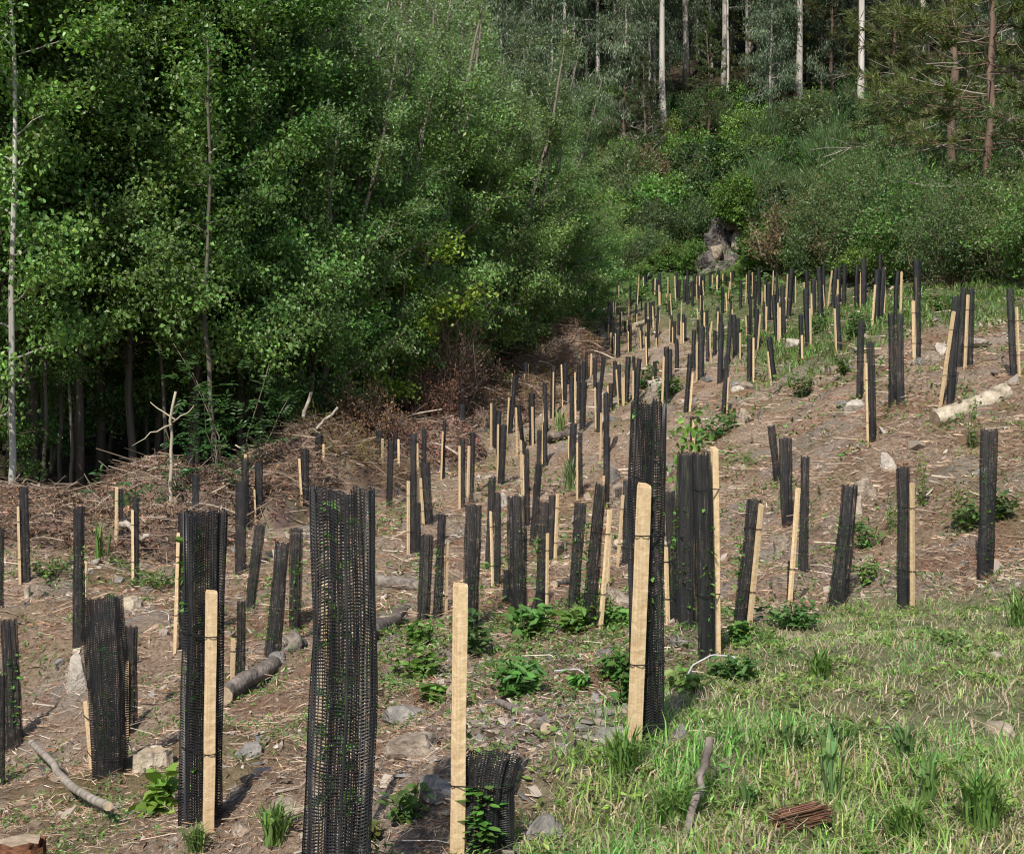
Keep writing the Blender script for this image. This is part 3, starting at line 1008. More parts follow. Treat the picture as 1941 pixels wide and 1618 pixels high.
SAP = []          # where saplings stand: (base, height, radius, label)
sg = np.random.default_rng(99)
stake_n = 0
for k, (T_, S_, lab) in enumerate(allg):
    ref = T_ or S_
    if ref[3] > 1640:
        d = {1700: 3.85, 1655: 4.15}[ref[3]]
        b = at(ref[2], ref[3], d)
        b.z = float(hgt(b.x, b.y))
    else:
        b = ground_at(ref[2], ref[3])
    d = b.y
    if T_ is None:
        stake_n += 1
        root = thing('wooden_stake', b, 'pale stake standing without sleeve, %s' % ['in far row by the wood', 'on upper slope by the wood', 'on upper slope below outcrop',
                     'on middle slope before the boulder', 'behind the leaning guard near the weeds', 'on the bank in front of tall black guard'][min(stake_n - 1, 5)], 'stake', 'bare stakes')
        rad = 0.0
    else:
        root = thing('tree_guard', b, lab or auto[k], 'tree guard', 'black net tree guards on the planted slope')
        top = at(T_[0], T_[1], d) - b
        wdt = T_[4] * d / F
        rad = wdt / 2
        base = Vector((0, 0, -0.03))
        if k < 3:
            me = net_mesh('sleeve_near', 70 + k, [118, 128, 116][k], [58, 56, 60][k], [.36, .42, .42][k], [.40, .50, .47][k], True, [6, 5, 6][k], ratio=top.length / wdt, flat=[.75, .8, .62][k], taper=[0.02, .03, .06][k])
        elif k == 3:
            me = net_mesh('sleeve_near', 73, 46, 60, .42, .46, True, 7, ratio=top.length / wdt, flat=.6, taper=.18)
        elif k < 7:
            me = net_mesh('sleeve_near', 70 + k, [0, 0, 0, 0, 80, 118, 118][k], [0, 0, 0, 0, 66, 48, 48][k], .46, .5, False, 6, ratio=top.length / wdt, flat=.6, taper=[0, 0, 0, 0, .12, 0, 0][k])
        elif d < 24:
            me = MID[int(sg.integers(0, 6))]
        else:
            me = FAR[int(sg.integers(0, 4))]
        o = link('sleeve', me, root)
        dd = 1.0 if d < 24 else 0.9
        o.matrix_local = axis_matrix(base, top, wdt, wdt * dd, rz=float(sg.choice([0, math.pi]) + sg.uniform(-.15, .15)) if k >= 4 else 0.0)
        if d < 15.5:
            SAP.append((b, top, rad, d, k))
    if S_ is not None:
        sw = max(S_[4] * d / F, 0.022)
        if T_ is None:
            ds = d
        else:
            ds = ground_at(S_[2], min(S_[3], 1600)).y if S_[3] < 1640 else d
            ds = min(max(ds, d - 0.45), d + 0.45)
            if S_[3] >= T_[3] - 2:
                ds = min(ds, d - rad * .8 - sw * .6)
            else:
                ds = max(ds, d + rad * .8 + sw * .6)
                if k in (3,):
                    ds = d - .05
        if k == 3:
            ds = 4.12
        sb, stp = at(S_[2], S_[3], ds), at(S_[0], S_[1], ds)
        dirv = (stp - sb).normalized()
        gz = float(hgt(sb.x, sb.y))
        sb2 = sb - dirv * (max(0, sb.z - gz) + 0.12)
        o = link('stake', STK[int(sg.integers(0, 6))], root)
        s_ = sw / 1.36
        o.matrix_local = axis_matrix(sb2 - b, stp - b, s_, s_, rz=float(sg.uniform(0.25, 0.7)))
        # two wire ties round stake and sleeve
        if T_ is not None and d < 21:
            for f_ in (0.30, 0.80):
                zc = sb.z + (stp.z - sb.z) * f_
                if zc > b.z + top.z - 0.04:
                    continue
                c_s = sb + (stp - sb) * f_ - b
                ft = (zc - b.z) / max(top.z, .01)
                c_t = top * ft
                dirs = Vector((c_s.x - c_t.x, c_s.y - c_t.y, 0))
                if dirs.length > rad * 1.9 + .06:
                    # separate: tie only round the stake
                    pts = [tuple(c_s + Vector((math.cos(a) * s_ * .74, math.sin(a) * s_ * .74, 0.004 * math.sin(a * 2)))) for a in np.linspace(0, 6.283, 12, endpoint=False)]
                else:
                    ang = math.atan2(dirs.y, dirs.x)
                    R1, R2 = rad * .96, s_ * .75
                    pts = []
                    for a in np.linspace(math.pi / 2, 1.5 * math.pi, 12):
                        pts.append(tuple(c_t + Vector((math.cos(a + ang) * R1, math.sin(a + ang) * R1 * .74, 0.006 * math.sin(3 * a)))))
                    for a in np.linspace(-math.pi / 2, math.pi / 2, 6):
                        pts.append(tuple(c_s + Vector((math.cos(a + ang) * R2, math.sin(a + ang) * R2, 0))))
                link('tie', loop_mesh(pts, 0.0022 if d < 6 else 0.003), root)

# ------------------------------------------------------------------ plants
def frame_noise(D, g, s):
    return nrm(D + g.normal(0, s, D.shape))

def gen_tree(seed, H, r0, base, spread, nlimb, ntwig, nleaf, L, W, leafcol, barkcol, prof='round', elev=(15, 60), sag=0.0, shape='rhomb',
             up=0.9, hang=0.0, sig=0.16, stems=1, lean=0.02, bark2=None, cv=0.28, tipcol=None):
    """trunk mesh (trunk, limbs, twigs) and crown mesh (leaves)"""
    g = np.random.default_rng(seed)
    B = Buf()
    tw0, tw1, twr = [], [], []
    for s in range(stems):
        nn = 14
        z = np.linspace(0, 1, nn)
        off = np.cumsum(g.normal(0, lean * H / nn * 2.2, (nn, 2)), 0)
        sp = 0 if stems == 1 else .22
        a0 = g.uniform(0, 6.28)
        Hs = H * (1 if s == 0 else g.uniform(.65, .98))
        P = np.stack([off[:, 0] + sp * Hs * z * math.cos(a0), off[:, 1] + sp * Hs * z * math.sin(a0), z * Hs], 1)
        P[0, 2] = -0.35
        R = (r0 if stems == 1 else r0 * g.uniform(.55, .9)) * (1 - z) ** 0.8 * (1 + .35 * np.exp(-z * 22)) + .012
        V, Q, T = tube(P, R, 8, jit=.06, rng=g)
        cc = np.asarray(barkcol) * np.exp(g.normal(0, .16, (len(V), 1)))
        if bark2 is not None:
            f = np.clip(g.normal(.3, .45, (len(V), 1)), 0, 1)
            cc = cc * (1 - f) + np.asarray(bark2) * f
        B.add(V, Q, T, cc)
        nl = max(4, nlimb // stems)
        for i in range(nl):
            t = base / H + (0.985 - base / H) * ((i + g.uniform(0, 1)) / nl)
            p0 = np.array([np.interp(t, z, P[:, k]) for k in range(3)])
            az = i * 2.39996 + g.uniform(-.5, .5) + s
            q = (t - base / H) / (1 - base / H)
            pr = {'round': math.sin(min(1, .18 + .86 * q) * math.pi) ** .6, 'cone': 1 - .85 * q, 'col': .8 - .4 * q, 'flat': .6 + .4 * math.sin(q * 3.14), 'top': .35 + .65 * math.sin(q * 3.0)}[prof]
            Ln = spread * pr * g.uniform(.65, 1.12)
            el = math.radians(elev[0] + (elev[1] - elev[0]) * q + g.normal(0, 8))
            n2 = 6
            sN = np.linspace(0, 1, n2)
            dirh = np.array([math.cos(az), math.sin(az)])
            LP = np.zeros((n2, 3))
            LP[:, :2] = p0[:2] + dirh * (Ln * math.cos(el) * sN)[:, None] + np.cumsum(g.normal(0, .035 * Ln, (n2, 2)), 0)
            LP[:, 2] = p0[2] + Ln * (math.sin(el) * sN - sag * sN ** 2) + np.cumsum(g.normal(0, .02 * Ln, n2))
            LP[0] = p0
            rl = max(.01, r0 * (1 - t) * .5 + .008)
            V, Q, T = tube(LP, rl * (1 - sN * .85), 5, rng=g)
            B.add(V, Q, T, np.asarray(barkcol) * np.exp(g.normal(0, .2, (len(V), 1))) * .85)
            m = max(3, int(ntwig * (.5 + .5 * Ln / spread)))
            ts = g.uniform(.18, 1, m) ** .8
            q0 = np.stack([np.interp(ts, sN, LP[:, k]) for k in range(3)], 1)
            dl = nrm(LP[-1] - LP[0])
            dr = nrm(dl * .7 + g.normal(0, .62, (m, 3)) + np.array([0, 0, .12 - hang]))
            ln = Ln * g.uniform(.14, .38, m) * (1.15 - .4 * ts)
            tw0.append(q0)
            tw1.append(q0 + dr * ln[:, None])
            twr.append(np.full(m, max(.004, rl * .28)))
    tw0, tw1, twr = np.concatenate(tw0), np.concatenate(tw1), np.concatenate(twr)
    V, Q, kk = sticks(tw0, tw1, twr, twr * .4, g.normal(0, .06, len(tw0)) * np.linalg.norm(tw1 - tw0, axis=1), g)
    B.add(V, Q, None, np.repeat(np.asarray(barkcol) * np.exp(g.normal(0, .25, (len(tw0), 1))) * .8, kk, 0))
    trunk = B.mesh('trunk', [M_wood], True)
    # leaves gathered along the twigs
    ln = np.linalg.norm(tw1 - tw0, axis=1)
    w = ln + .1
    own = g.choice(len(tw0), nleaf, p=w / w.sum())
    t = g.uniform(.1, 1.12, nleaf)[:, None]
    C = tw0[own] * (1 - t) + tw1[own] * t + g.normal(0, sig, (nleaf, 3)) * np.array([1, 1, .7])
    dout = nrm(C - np.array([0, 0, H * .5]))
    D = nrm(dout * .5 + g.normal(0, .7, (nleaf, 3)) + np.array([0, 0, -.25 - hang * 1.6]))
    Nn = nrm(g.normal(0, .6, (nleaf, 3)) + np.array([0, 0, up]) + dout * .45)
    col = jitcol(leafcol, nleaf, g, cv, .09)
    clump = np.exp(g.normal(0, .17, len(tw0)))[own][:, None]
    col = col * clump
    if tipcol is not None:
        f = (np.clip((C[:, 2:3] / H - .62) / .3, 0, 1) * g.uniform(0, 1, (nleaf, 1)) ** 1.2)
        col = col * (1 - f) + np.asarray(tipcol) * f
    Lr = L * g.uniform(.6, 1.25, nleaf)
    V, Q, c = leaves(C, D, Nn, Lr, W / L * Lr, col, shape)
    crown = mk('crown', V, Q, None, c, [M_leaf])
    return trunk, crown

def gen_pine(seed, H, r0, base, spread, nwh, needle=(0.05, 0.085, 0.028), dead=0.0, nl=.16, dens=1.0, dead_below=0.0):
    g = np.random.default_rng(seed)
    B, Lf = Buf(), Buf()
    nn = 14
    z = np.linspace(0, 1, nn)
    off = np.cumsum(g.normal(0, .01 * H, (nn, 2)), 0) * .5
    P = np.stack([off[:, 0], off[:, 1], z * H], 1)
    P[0, 2] = -.3
    V, Q, T = tube(P, r0 * (1 - z) ** .8 + .015, 8, jit=.08, rng=g)
    B.add(V, Q, T, np.array([.12, .085, .06]) * np.exp(g.normal(0, .22, (len(V), 1))))
    for i in range(nwh):
        t = base / H + (1 - base / H) * (i + .5) / nwh
        q = (t - base / H) / (1 - base / H)
        for b in range(int(g.integers(3, 6))):
            az = g.uniform(0, 6.28)
            Ln = spread * (1 - .8 * q) * g.uniform(.6, 1.1)
            el = math.radians(-4 + 42 * q + g.normal(0, 9))
            p0 = np.array([np.interp(t + g.uniform(-.02, .02), z, P[:, k]) for k in range(3)])
            n2 = 6
            sN = np.linspace(0, 1, n2)
            LP = np.zeros((n2, 3))
            LP[:, 0] = p0[0] + math.cos(az) * math.cos(el) * Ln * sN + np.cumsum(g.normal(0, .03 * Ln, n2))
            LP[:, 1] = p0[1] + math.sin(az) * math.cos(el) * Ln * sN + np.cumsum(g.normal(0, .03 * Ln, n2))
            LP[:, 2] = p0[2] + Ln * (math.sin(el) * sN + .16 * sN ** 2 - .1 * sN)
            LP[0] = p0
            rl = max(.010, r0 * .17 * (1 - t) + .010)
            bare = g.uniform() < dead or q < dead_below
            bc = np.array([.27, .235, .195]) if bare else np.array([.15, .105, .075])
            V, Q, T = tube(LP, rl * (1 - .85 * sN), 5, rng=g)
            B.add(V, Q, T, bc * np.exp(g.normal(0, .2, (len(V), 1))))
            m = 12
            ts = g.uniform(.3, 1, m)
            q0 = np.stack([np.interp(ts, sN, LP[:, k]) for k in range(3)], 1)
            dl = nrm(LP[-1] - LP[0])
            dr = nrm(dl * .8 + g.normal(0, .5, (m, 3)) * [1, 1, .5] + [0, 0, .15])
            ln = Ln * g.uniform(.12, .32, m)
            q1 = q0 + dr * ln[:, None]
            V, Q, kk = sticks(q0, q1, np.full(m, .012), np.full(m, .006), g.normal(0, .05, m), g)
            B.add(V, Q, None, np.repeat(bc[None] * np.exp(g.normal(0, .2, (m, 1))), kk, 0))
            if not bare:
                k = int(150 * dens)
                ow = g.integers(0, m, k)
                tt = g.uniform(.3, 1.05, k)[:, None]
                C = q0[ow] * (1 - tt) + q1[ow] * tt
                D = nrm(dr[ow] * .8 + g.normal(0, .6, (k, 3)) + [0, 0, .2])
                C = C + D * nl * .45
                V, Q, c = leaves(C, D, nrm(g.normal(size=(k, 3)) + [0, 0, .5]), nl * g.uniform(.7, 1.3, k), .034, jitcol(needle, k, g, .3, .1), 'rhomb')
                Lf.add(V, Q, None, c)
    return B.mesh('trunk', [M_wood], True), Lf.mesh('crown', [M_leaf])

def gen_bush(seed, H, R, nst, nleaf, L, W, col, bark=(.13, .1, .07), up=.7, spread=.8, broom=False, mat=None, sig=.1, wood_col=None, cv=.3):
    """many stems from the ground and a mass of leaves (or broom strands)"""
    g = np.random.default_rng(seed)
    B = Buf()
    az = g.uniform(0, 6.28, nst)
    rad = R * np.sqrt(g.uniform(0, 1, nst)) * spread
    hh = H * (1 - .55 * (rad / R) ** 2) * g.uniform(.55, 1.08, nst)
    p0 = np.stack([np.cos(az) * rad * .3, np.sin(az) * rad * .3, np.full(nst, -.1)], 1)
    p1 = np.stack([np.cos(az) * rad, np.sin(az) * rad, hh], 1)
    V, Q, kk = sticks(p0, p1, np.full(nst, .014), np.full(nst, .005), g.normal(0, .1 * H, nst), g)
    bk = np.asarray(wood_col if wood_col is not None else bark)
    B.add(V, Q, None, np.repeat(bk[None] * np.exp(g.normal(0, .25, (nst, 1))), kk, 0))
    m = nst * 6
    ow = g.integers(0, nst, m)
    t = g.uniform(.25, 1, m)[:, None]
    q0 = p0[ow] * (1 - t) + p1[ow] * t
    dr = nrm(nrm(p1[ow] - p0[ow]) * .5 + g.normal(0, .55, (m, 3)) + [0, 0, .15])
    q1 = q0 + dr * (H * g.uniform(.12, .32, m))[:, None]
    q1[:, 2] = np.maximum(q1[:, 2], .02)
    V, Q, kk = sticks(q0, q1, np.full(m, .006), np.full(m, .003), g.normal(0, .04 * H, m), g)
    B.add(V, Q, None, np.repeat(bk[None] * np.exp(g.normal(0, .25, (m, 1))), kk, 0))
    stems = B.mesh('stems', [M_wood])
    ow = g.integers(0, m, nleaf)
    t = g.uniform(0, 1.1, nleaf)[:, None]
    C = q0[ow] * (1 - t) + q1[ow] * t + g.normal(0, sig * H * .5, (nleaf, 3))
    C[:, 2] = np.abs(C[:, 2])
    if broom:
        D = nrm(dr[ow] * .8 + g.normal(0, .25, (nleaf, 3)) + [0, 0, .8])
    else:
        D = nrm(g.normal(0, .7, (nleaf, 3)) + dr[ow] * .5 + [0, 0, -.15])
    Nn = nrm(g.normal(0, .6, (nleaf, 3)) + [0, 0, up] + nrm(C * [1, 1, .3]) * .5)
    c0 = jitcol(col, nleaf, g, cv, .1) * np.exp(g.normal(0, .2, m))[ow][:, None]
    Lr = L * g.uniform(.6, 1.3, nleaf)
    V, Q, c = leaves(C, D, Nn, Lr, W / L * Lr, c0)
    return stems, mk('foliage', V, Q, None, c, [mat or M_leaf])

def put(name, pair, parts, loc, label, cat, group=None, rz=None, sc=1.0):
    o = thing(name, loc, label, cat, group, random.uniform(0, 6.28) if rz is None else rz, sc)
    for nm, me in zip(parts, pair):
        if me is not None:
            link(nm, me, o)
    return o
TC = ('trunk', 'crown')
SF = ('stems', 'foliage')

def bins(px, cuts, names):
    for c_, n_ in zip(cuts, names):
        if px < c_:
            return n_
    return names[-1]
def in_wood(px):
    return bins(px, [140, 330, 520, 700, 800, 930, 1020], ['behind the pale-barked edge tree', 'left of the dark gap', 'behind the crooked trunk', 'above the pine bough heap',
               'left of the silvery willow', 'behind the silvery willow', 'behind the thin upright trunk', 'at the right shoulder of the wood'])
def on_hill(px):
    return bins(px, [1150, 1257, 1320, 1440, 1520, 1631, 1750], ['above the willow shoulder', 'left of the tallest pale trunk', 'right of the tallest pale trunk', 'above the rock outcrop',
               'left of the twin trunk', 'between twin trunk and smooth pole', 'right of the smooth pole', 'near the big right pine'])
ALD = (0.125, 0.222, 0.058)
WIL = (0.132, 0.232, 0.068)
EUC = (0.112, 0.15, 0.09)
alder = [gen_tree(101 + i, [11.5, 12.5, 10.5, 12][i], .055, [2.5, 3.0, 2.2, 1.8][i], [3.2, 3.0, 3.0, 3.3][i], 36, 15, 26000, .086, .065, ALD, (.05, .042, .034), 'col', (8, 55), .1, 'rhomb', .8, 0.0, .15, bark2=(.10, .085, .07)) for i in range(4)]
birch = gen_tree(109, 12.0, .045, 1.6, 2.3, 28, 10, 13000, .09, .068, (.125, .225, .055), (.27, .25, .215), 'col', (5, 50), .1, 'hex', .9, 0.0, .2, bark2=(.5, .47, .42))
willow = [gen_tree(111 + i, [9.5, 8.5, 10.5][i], .085, [.9, .6, 1.2][i], [2.6, 2.5, 2.7][i], 44, 14, 32000, .085, .04, WIL, (.17, .145, .115), 'round', (25, 75), .02, 'rhomb', .7, .05, .11, stems=4, tipcol=(.30, .34, .25)) for i in range(3)]
under = [gen_tree(121 + i, [4.6, 5.5][i], .05, [.5, .9][i], [1.9, 2.1][i], 20, 11, 9000, .085, .055, (.07, .145, .032), (.11, .085, .06), 'round', (0, 55), .1, 'rhomb', 1.0, 0, .12, stems=2) for i in range(2)]
lime = gen_tree(127, 4.8, .045, .8, 2.0, 20, 10, 7000, .10, .085, (.17, .27, .045), (.14, .11, .08), 'round', (0, 50), .1, 'hex', 1.0, 0, .15, stems=2)
young = gen_tree(128, 6.5, .026, 2.6, .9, 12, 5, 900, .075, .055, (.08, .16, .034), (.09, .078, .062), 'col', (10, 50), .1, 'rhomb', .9, 0, .16, lean=.03)
euc_tall = [gen_tree(131 + i, [27, 30][i], .18, [10.5, 13][i], [3.6, 4.0][i], 26, 10, 9000, .30, .075, EUC, (.30, .27, .235), 'flat', (25, 60), .25, 'rhomb', .1, .9, .32, lean=.006, bark2=(.46, .42, .38)) for i in range(2)]
euc_mid = [gen_tree(141 + i, [15, 18, 13][i], .12, [2.5, 4.0, 1.5][i], [2.3, 2.6, 2.2][i], 34, 9, 11000, .27, .07, EUC, (.24, .21, .18), 'flat', (20, 65), .3, 'rhomb', .1, .9, .3, lean=.015, bark2=(.42, .38, .34), stems=1) for i in range(3)]
pine = [gen_pine(151, 15, .14, 2.2, 3.9, 26, (.13, .15, .052), dead=.18, nl=.30, dens=2.6), gen_pine(152, 11, .13, 1.2, 2.7, 18, (.085, .125, .045), .1, .26, 1.8),
        gen_pine(153, 8.5, .1, .9, 2.2, 18, (.075, .095, .042), .0, .24, 1.1, dead_below=.42)]
bush = [gen_bush(161, 2.2, 1.7, 46, 9000, .13, .07, (.115, .205, .045)), gen_bush(162, 2.6, 1.5, 50, 9000, .15, .05, (.095, .145, .055)),
        gen_bush(163, 2.4, 1.4, 70, 9000, .34, .022, (.085, .14, .046), broom=True, up=.2), gen_bush(164, 1.5, 1.6, 50, 8000, .12, .075, (.135, .205, .05)),
        gen_bush(165, 2.0, 1.5, 60, 5000, .14, .05, (.19, .145, .078), wood_col=(.2, .16, .125)), gen_bush(166, 2.1, 1.5, 50, 9000, .13, .075, (.038, .08, .022))]
bush_wil = [gen_bush(171, 4.2, 2.4, 70, 21000, .10, .042, (.118, .178, .064), sig=.07), gen_bush(172, 3.4, 2.2, 60, 17000, .11, .06, (.095, .162, .042), sig=.08)]
bush_bright = gen_bush(181, 2.6, 1.9, 70, 15000, .14, .09, (.125, .24, .036), sig=.09)
dead_bush = [gen_bush(191, 2.3, 1.5, 70, 6500, .08, .045, (.17, .095, .062), wood_col=(.17, .12, .09), mat=M_dry, sig=.08),
             gen_bush(192, 3.6, 1.1, 100, 3500, .08, .04, (.15, .085, .055), wood_col=(.19, .145, .11), mat=M_dry, sig=.06)]

R_ = random.Random(21)
# ---- the wood on the left: edge trees (named one by one), then rows behind
edge = [(alder[0], -130, 22.0, 1.0, 'tree at wood edge beyond the left margin'), ]
edge_list = [
 ('birch', 0, 24, 21.6, 1.02, 'slender pale-barked tree at far left, trunk rising full height of frame'),
 ('alder', 0, 150, 24.0, 1.05, 'broad-leaved tree second from left edge of the wood'),
 ('alder', 2, 262, 24.5, 1.1, 'broad-leaved tree third from left along the wood edge'),
 ('alder', 3, 372, 25.5, 1.05, 'leafy tree with a crooked trunk showing through at the dark gap'),
 ('alder', 0, 455, 27.0, 1.0, 'leafy tree with a slanting pale trunk right of the dark gap'),
 ('alder', 1, 560, 29.0, 1.0, 'tall leafy tree behind the heap of cut pine boughs'),
 ('willow', 0, 655, 31.0, 1.05, 'bushy willow above the reddish dry brush'),
 ('willow', 2, 745, 33.0, 1.1, 'bushy willow left of the hanging dead twigs'),
 ('willow', 1, 835, 36.0, 1.25, 'large silvery topped willow in centre of the wood edge'),
 ('willow', 0, 905, 38.5, 1.2, 'willow behind the hanging dead twigs'),
 ('willow', 2, 975, 42.0, 1.05, 'willow with a thin upright pale trunk above the brown brush heap'),
 ('willow', 1, 1030, 46.0, 1.15, 'willow on the right shoulder of the wood'),
 ('willow', 0, 1075, 50.0, .95, 'lower willow second last at right end of the wood'),
 ('willow', 1, 1112, 55.0, .8, 'small willow at right end of the wood beside the far guards'),
]
KIND = {'alder': alder, 'willow': willow, 'birch': [birch]}
for kd, i, px, d, s, lab in edge_list:
    put(kd + '_tree', KIND[kd][i], TC, on(px, d), lab, 'tree', 'trees along the edge of the wood', sc=s)
k = 0
for row, (dd, n_) in enumerate(((0.9, 13), (2.6, 15), (5.5, 15), (9.5, 15), (14.5, 14))):
    for i in range(n_):
        px = -140 + (1210 - row * 10) * (i + R_.uniform(.15, .85)) / n_
        X0 = (px - CX) / F
        d = 22.0 + dd
        for _ in range(30):
            e = float(wood_edge(X0 * d)) + 1.2 + dd
            d += (e - d) * .6
        d = min(d, 62)
        if row == 0 and (px > 640 or 60 < px < 330):
            continue
        kd = 'alder' if px < 560 + R_.uniform(-120, 120) else 'willow'
        kk = KIND[kd]
        s = R_.uniform(.95, 1.3) if kd == 'alder' else R_.uniform(1.0, 1.35) * (1 if px < 1000 else .82)
        put(kd + '_tree', kk[R_.randrange(len(kk))], TC, on(px, d),
            ('broad-leaved tree inside the wood, ' if kd == 'alder' else 'grey-green willow inside the wood, ') + in_wood(px),
            'tree', 'broad-leaved trees inside the wood' if kd == 'alder' else 'willows inside the wood', sc=s)
for i, (px, d, s) in enumerate([(-40, 23, .7), (95, 26, .9), (205, 27.5, 1), (320, 27, .85), (505, 27.6, .95), (595, 29.5, 1.0), (690, 32, .95), (775, 34, .9), (865, 36.5, .9), (940, 40.5, 1), (1005, 44, .9), (1060, 48, .85), (1100, 53, .8), (1135, 58, .8), (640, 33, 1.1), (430, 31, 1.2), (150, 33, 1.2), (280, 35, 1.2)]):
    put('understory_shrub', under[i % 2], TC, on(px, d), 'dark green shrub under the trees, ' + in_wood(px), 'shrub', 'understory shrubs in the wood', sc=s)

for i, (px, d, s) in enumerate([(718, 31.2, 1.0), (765, 33.0, .9), (625, 29.8, .75)]):
    put('hazel_bush', lime, TC, on(px, d), ['bright lime green bush low in front of the willows', 'lime green bush right of the brighter one', 'lime green bush behind the pine bough heap'][i], 'shrub', 'lime green bushes at the wood edge', sc=s)
for i in range(9):
    px = 40 + 380 * (i + R_.random()) / 9
    put('young_tree', young, TC, on(px, R_.uniform(22.8, 28)), 'thin young stem standing in the dark gap, ' + ('left half' if px < 210 else 'right half'), 'young tree', 'thin stems in the dark gap', sc=R_.uniform(.8, 1.3))

# ---- hillside behind
NAMED = []
for px, py, i, s, lab in [(1257, 275, 0, 1.0, 'tall pale eucalyptus trunk above the small bare-branched pine'), (1300, 165, 1, .95, 'pale eucalyptus trunk right of the tallest left one'),
        (1516, 222, 1, 1.05, 'twin-looking pale eucalyptus with hanging foliage, centre of hillside'), (1631, 245, 0, 1.08, 'straight smooth pale eucalyptus pole at right of centre'),
        (1748, 120, 1, 1.1, 'white-barked eucalyptus near top right'), (1418, 140, 0, .9, 'pale eucalyptus in shade left of the centre twin'), (1132, 215, 0, .75, 'thin pale eucalyptus rising above the willow shoulder'),
        (1462, 265, 2, .9, 'eucalyptus draped with long hanging grey leaves'), (1372, 175, 0, .85, 'greyish eucalyptus trunk above the outcrop')]:
    b = ground_at(px, py)
    NAMED.append((px, b.y))
    put('eucalyptus_tree', (euc_tall + euc_mid)[i], TC, b, lab, 'tree', 'pale trunked eucalyptus on the hillside', sc=(s * 1.3 * b.y / 95, s * 1.3 * b.y / 95, s) if i < 2 else s)
for i in range(96):
    px = 900 + 1110 * (i + R_.uniform(0, 1)) / 96
    d = [92, 118, 104, 138][i % 4] + R_.uniform(-7, 9)
    for nx, nd in NAMED:
        if abs(px - nx) < 42 and d < nd + 3:
            d = nd + R_.uniform(5, 12)
    put('eucalyptus_tree', euc_mid[i % 3], TC, on(px, d), 'grey-green eucalyptus in the hillside stand, ' + on_hill(px), 'tree', 'eucalyptus stand on the hillside', sc=R_.uniform(.85, 1.25))
for i in range(36):
    px = 960 + 1000 * (i + R_.uniform(0, 1)) / 36
    put('eucalyptus_tree', euc_tall[i % 2], TC, on(px, R_.uniform(96, 145)), 'tall eucalyptus far back in the stand, ' + on_hill(px), 'tree', 'tall eucalyptus far back', sc=R_.uniform(.5, .85))
for i in range(16):
    px = -60 + 1000 * (i + R_.uniform(0, 1)) / 16
    put('pine_tree', pine[i % 2], TC, on(px, R_.uniform(78, 110)), 'dark pine on the slope behind the wood, ' + in_wood(px), 'tree', 'pines behind the left wood', sc=R_.uniform(1.0, 1.4))
for px, py, i, s, lab in [(1222, 345, 2, .9, 'small pine with bare brown lower branches on the hillside'), (1345, 290, 1, .8, 'dark small pine between the two left pale trunks'),
        (1470, 180, 0, 1.0, 'dark pine high in the shade behind the twin trunk'), (1575, 190, 0, 1.1, 'dark pine between twin trunk and smooth pole'), (1690, 215, 0, 1.05, 'dark pine right of the smooth pole'),
        (1790, 180, 1, 1.2, 'pine between the white-barked trunk and the big right pine'), (1180, 330, 1, .7, 'young pine beside the right shoulder of willows')]:
    put('pine_tree', pine[i], TC, ground_at(px, py), lab, 'tree', 'pines on the hillside', sc=s)
put('pine_tree', pine[0], TC, on(1890, 38), 'big pine with dead twiggy branches at upper right', 'tree', 'pines on the hillside', rz=.6, sc=.98)
put('pine_tree', pine[1], TC, on(1985, 37), 'pine cut by the right edge with brownish needles', 'tree', 'pines on the hillside', rz=2.6, sc=1.0)
put('pine_tree', pine[0], TC, on(1800, 52), 'pine behind and left of the big right pine', 'tree', 'pines on the hillside', rz=1.6, sc=1.3)
# shrubs on the lower hillside
BL = ['round leafy green shrub on the lower hillside', 'grey-green shrub on the lower hillside', 'broom with fine upright green strands on the hillside', 'low spreading shrub on the lower hillside', 'brownish half-dry shrub on the lower hillside', 'dark green shrub on the lower hillside']
BN = ['leafy_shrub', 'grey_shrub', 'broom_shrub', 'low_shrub', 'dry_shrub', 'dark_shrub']
for i in range(230):
    px = 1080 + 900 * R_.random()
    py = R_.uniform(215, 522)
    if 1318 < px < 1432 and py > 388:
        continue
    b = ground_at(px, py)
    if b.y < 30:
        continue
    j = R_.choice([0, 0, 1, 2, 2, 3, 3, 4, 5, 5, 5])
    put(BN[j], bush[j], SF, b, BL[j].replace(' on the lower hillside', '').replace(' on the hillside', '') + (' high on the slope, ' if py < 320 else (' midway down the slope, ' if py < 420 else ' low on the slope, ')) + on_hill(px), 'shrub', BN[j].replace('_', ' ') + 's on the hillside', sc=R_.uniform(.75, 1.5))
for i in range(46):           # hedge-like growth right behind the far row
    px = 1130 + 640 * (i + R_.random()) / 46
    py = 545 - 25 * R_.random() - max(0, (px - 1600)) * .02
    if 1310 < px < 1440:
        continue
    b = ground_at(px, py - 12)
    j = R_.choice([0, 3, 3, 1])
    put(BN[j], bush[j], SF, b, 'leafy green shrub in the belt behind the far guards, ' + bins(px, [1230, 1320, 1480, 1600], ['beside the willows', 'left of the outcrop', 'right of the outcrop', 'behind the leaning guards', 'before the terrace']), 'shrub', 'shrub belt behind the far guards', sc=R_.uniform(.5, .95))

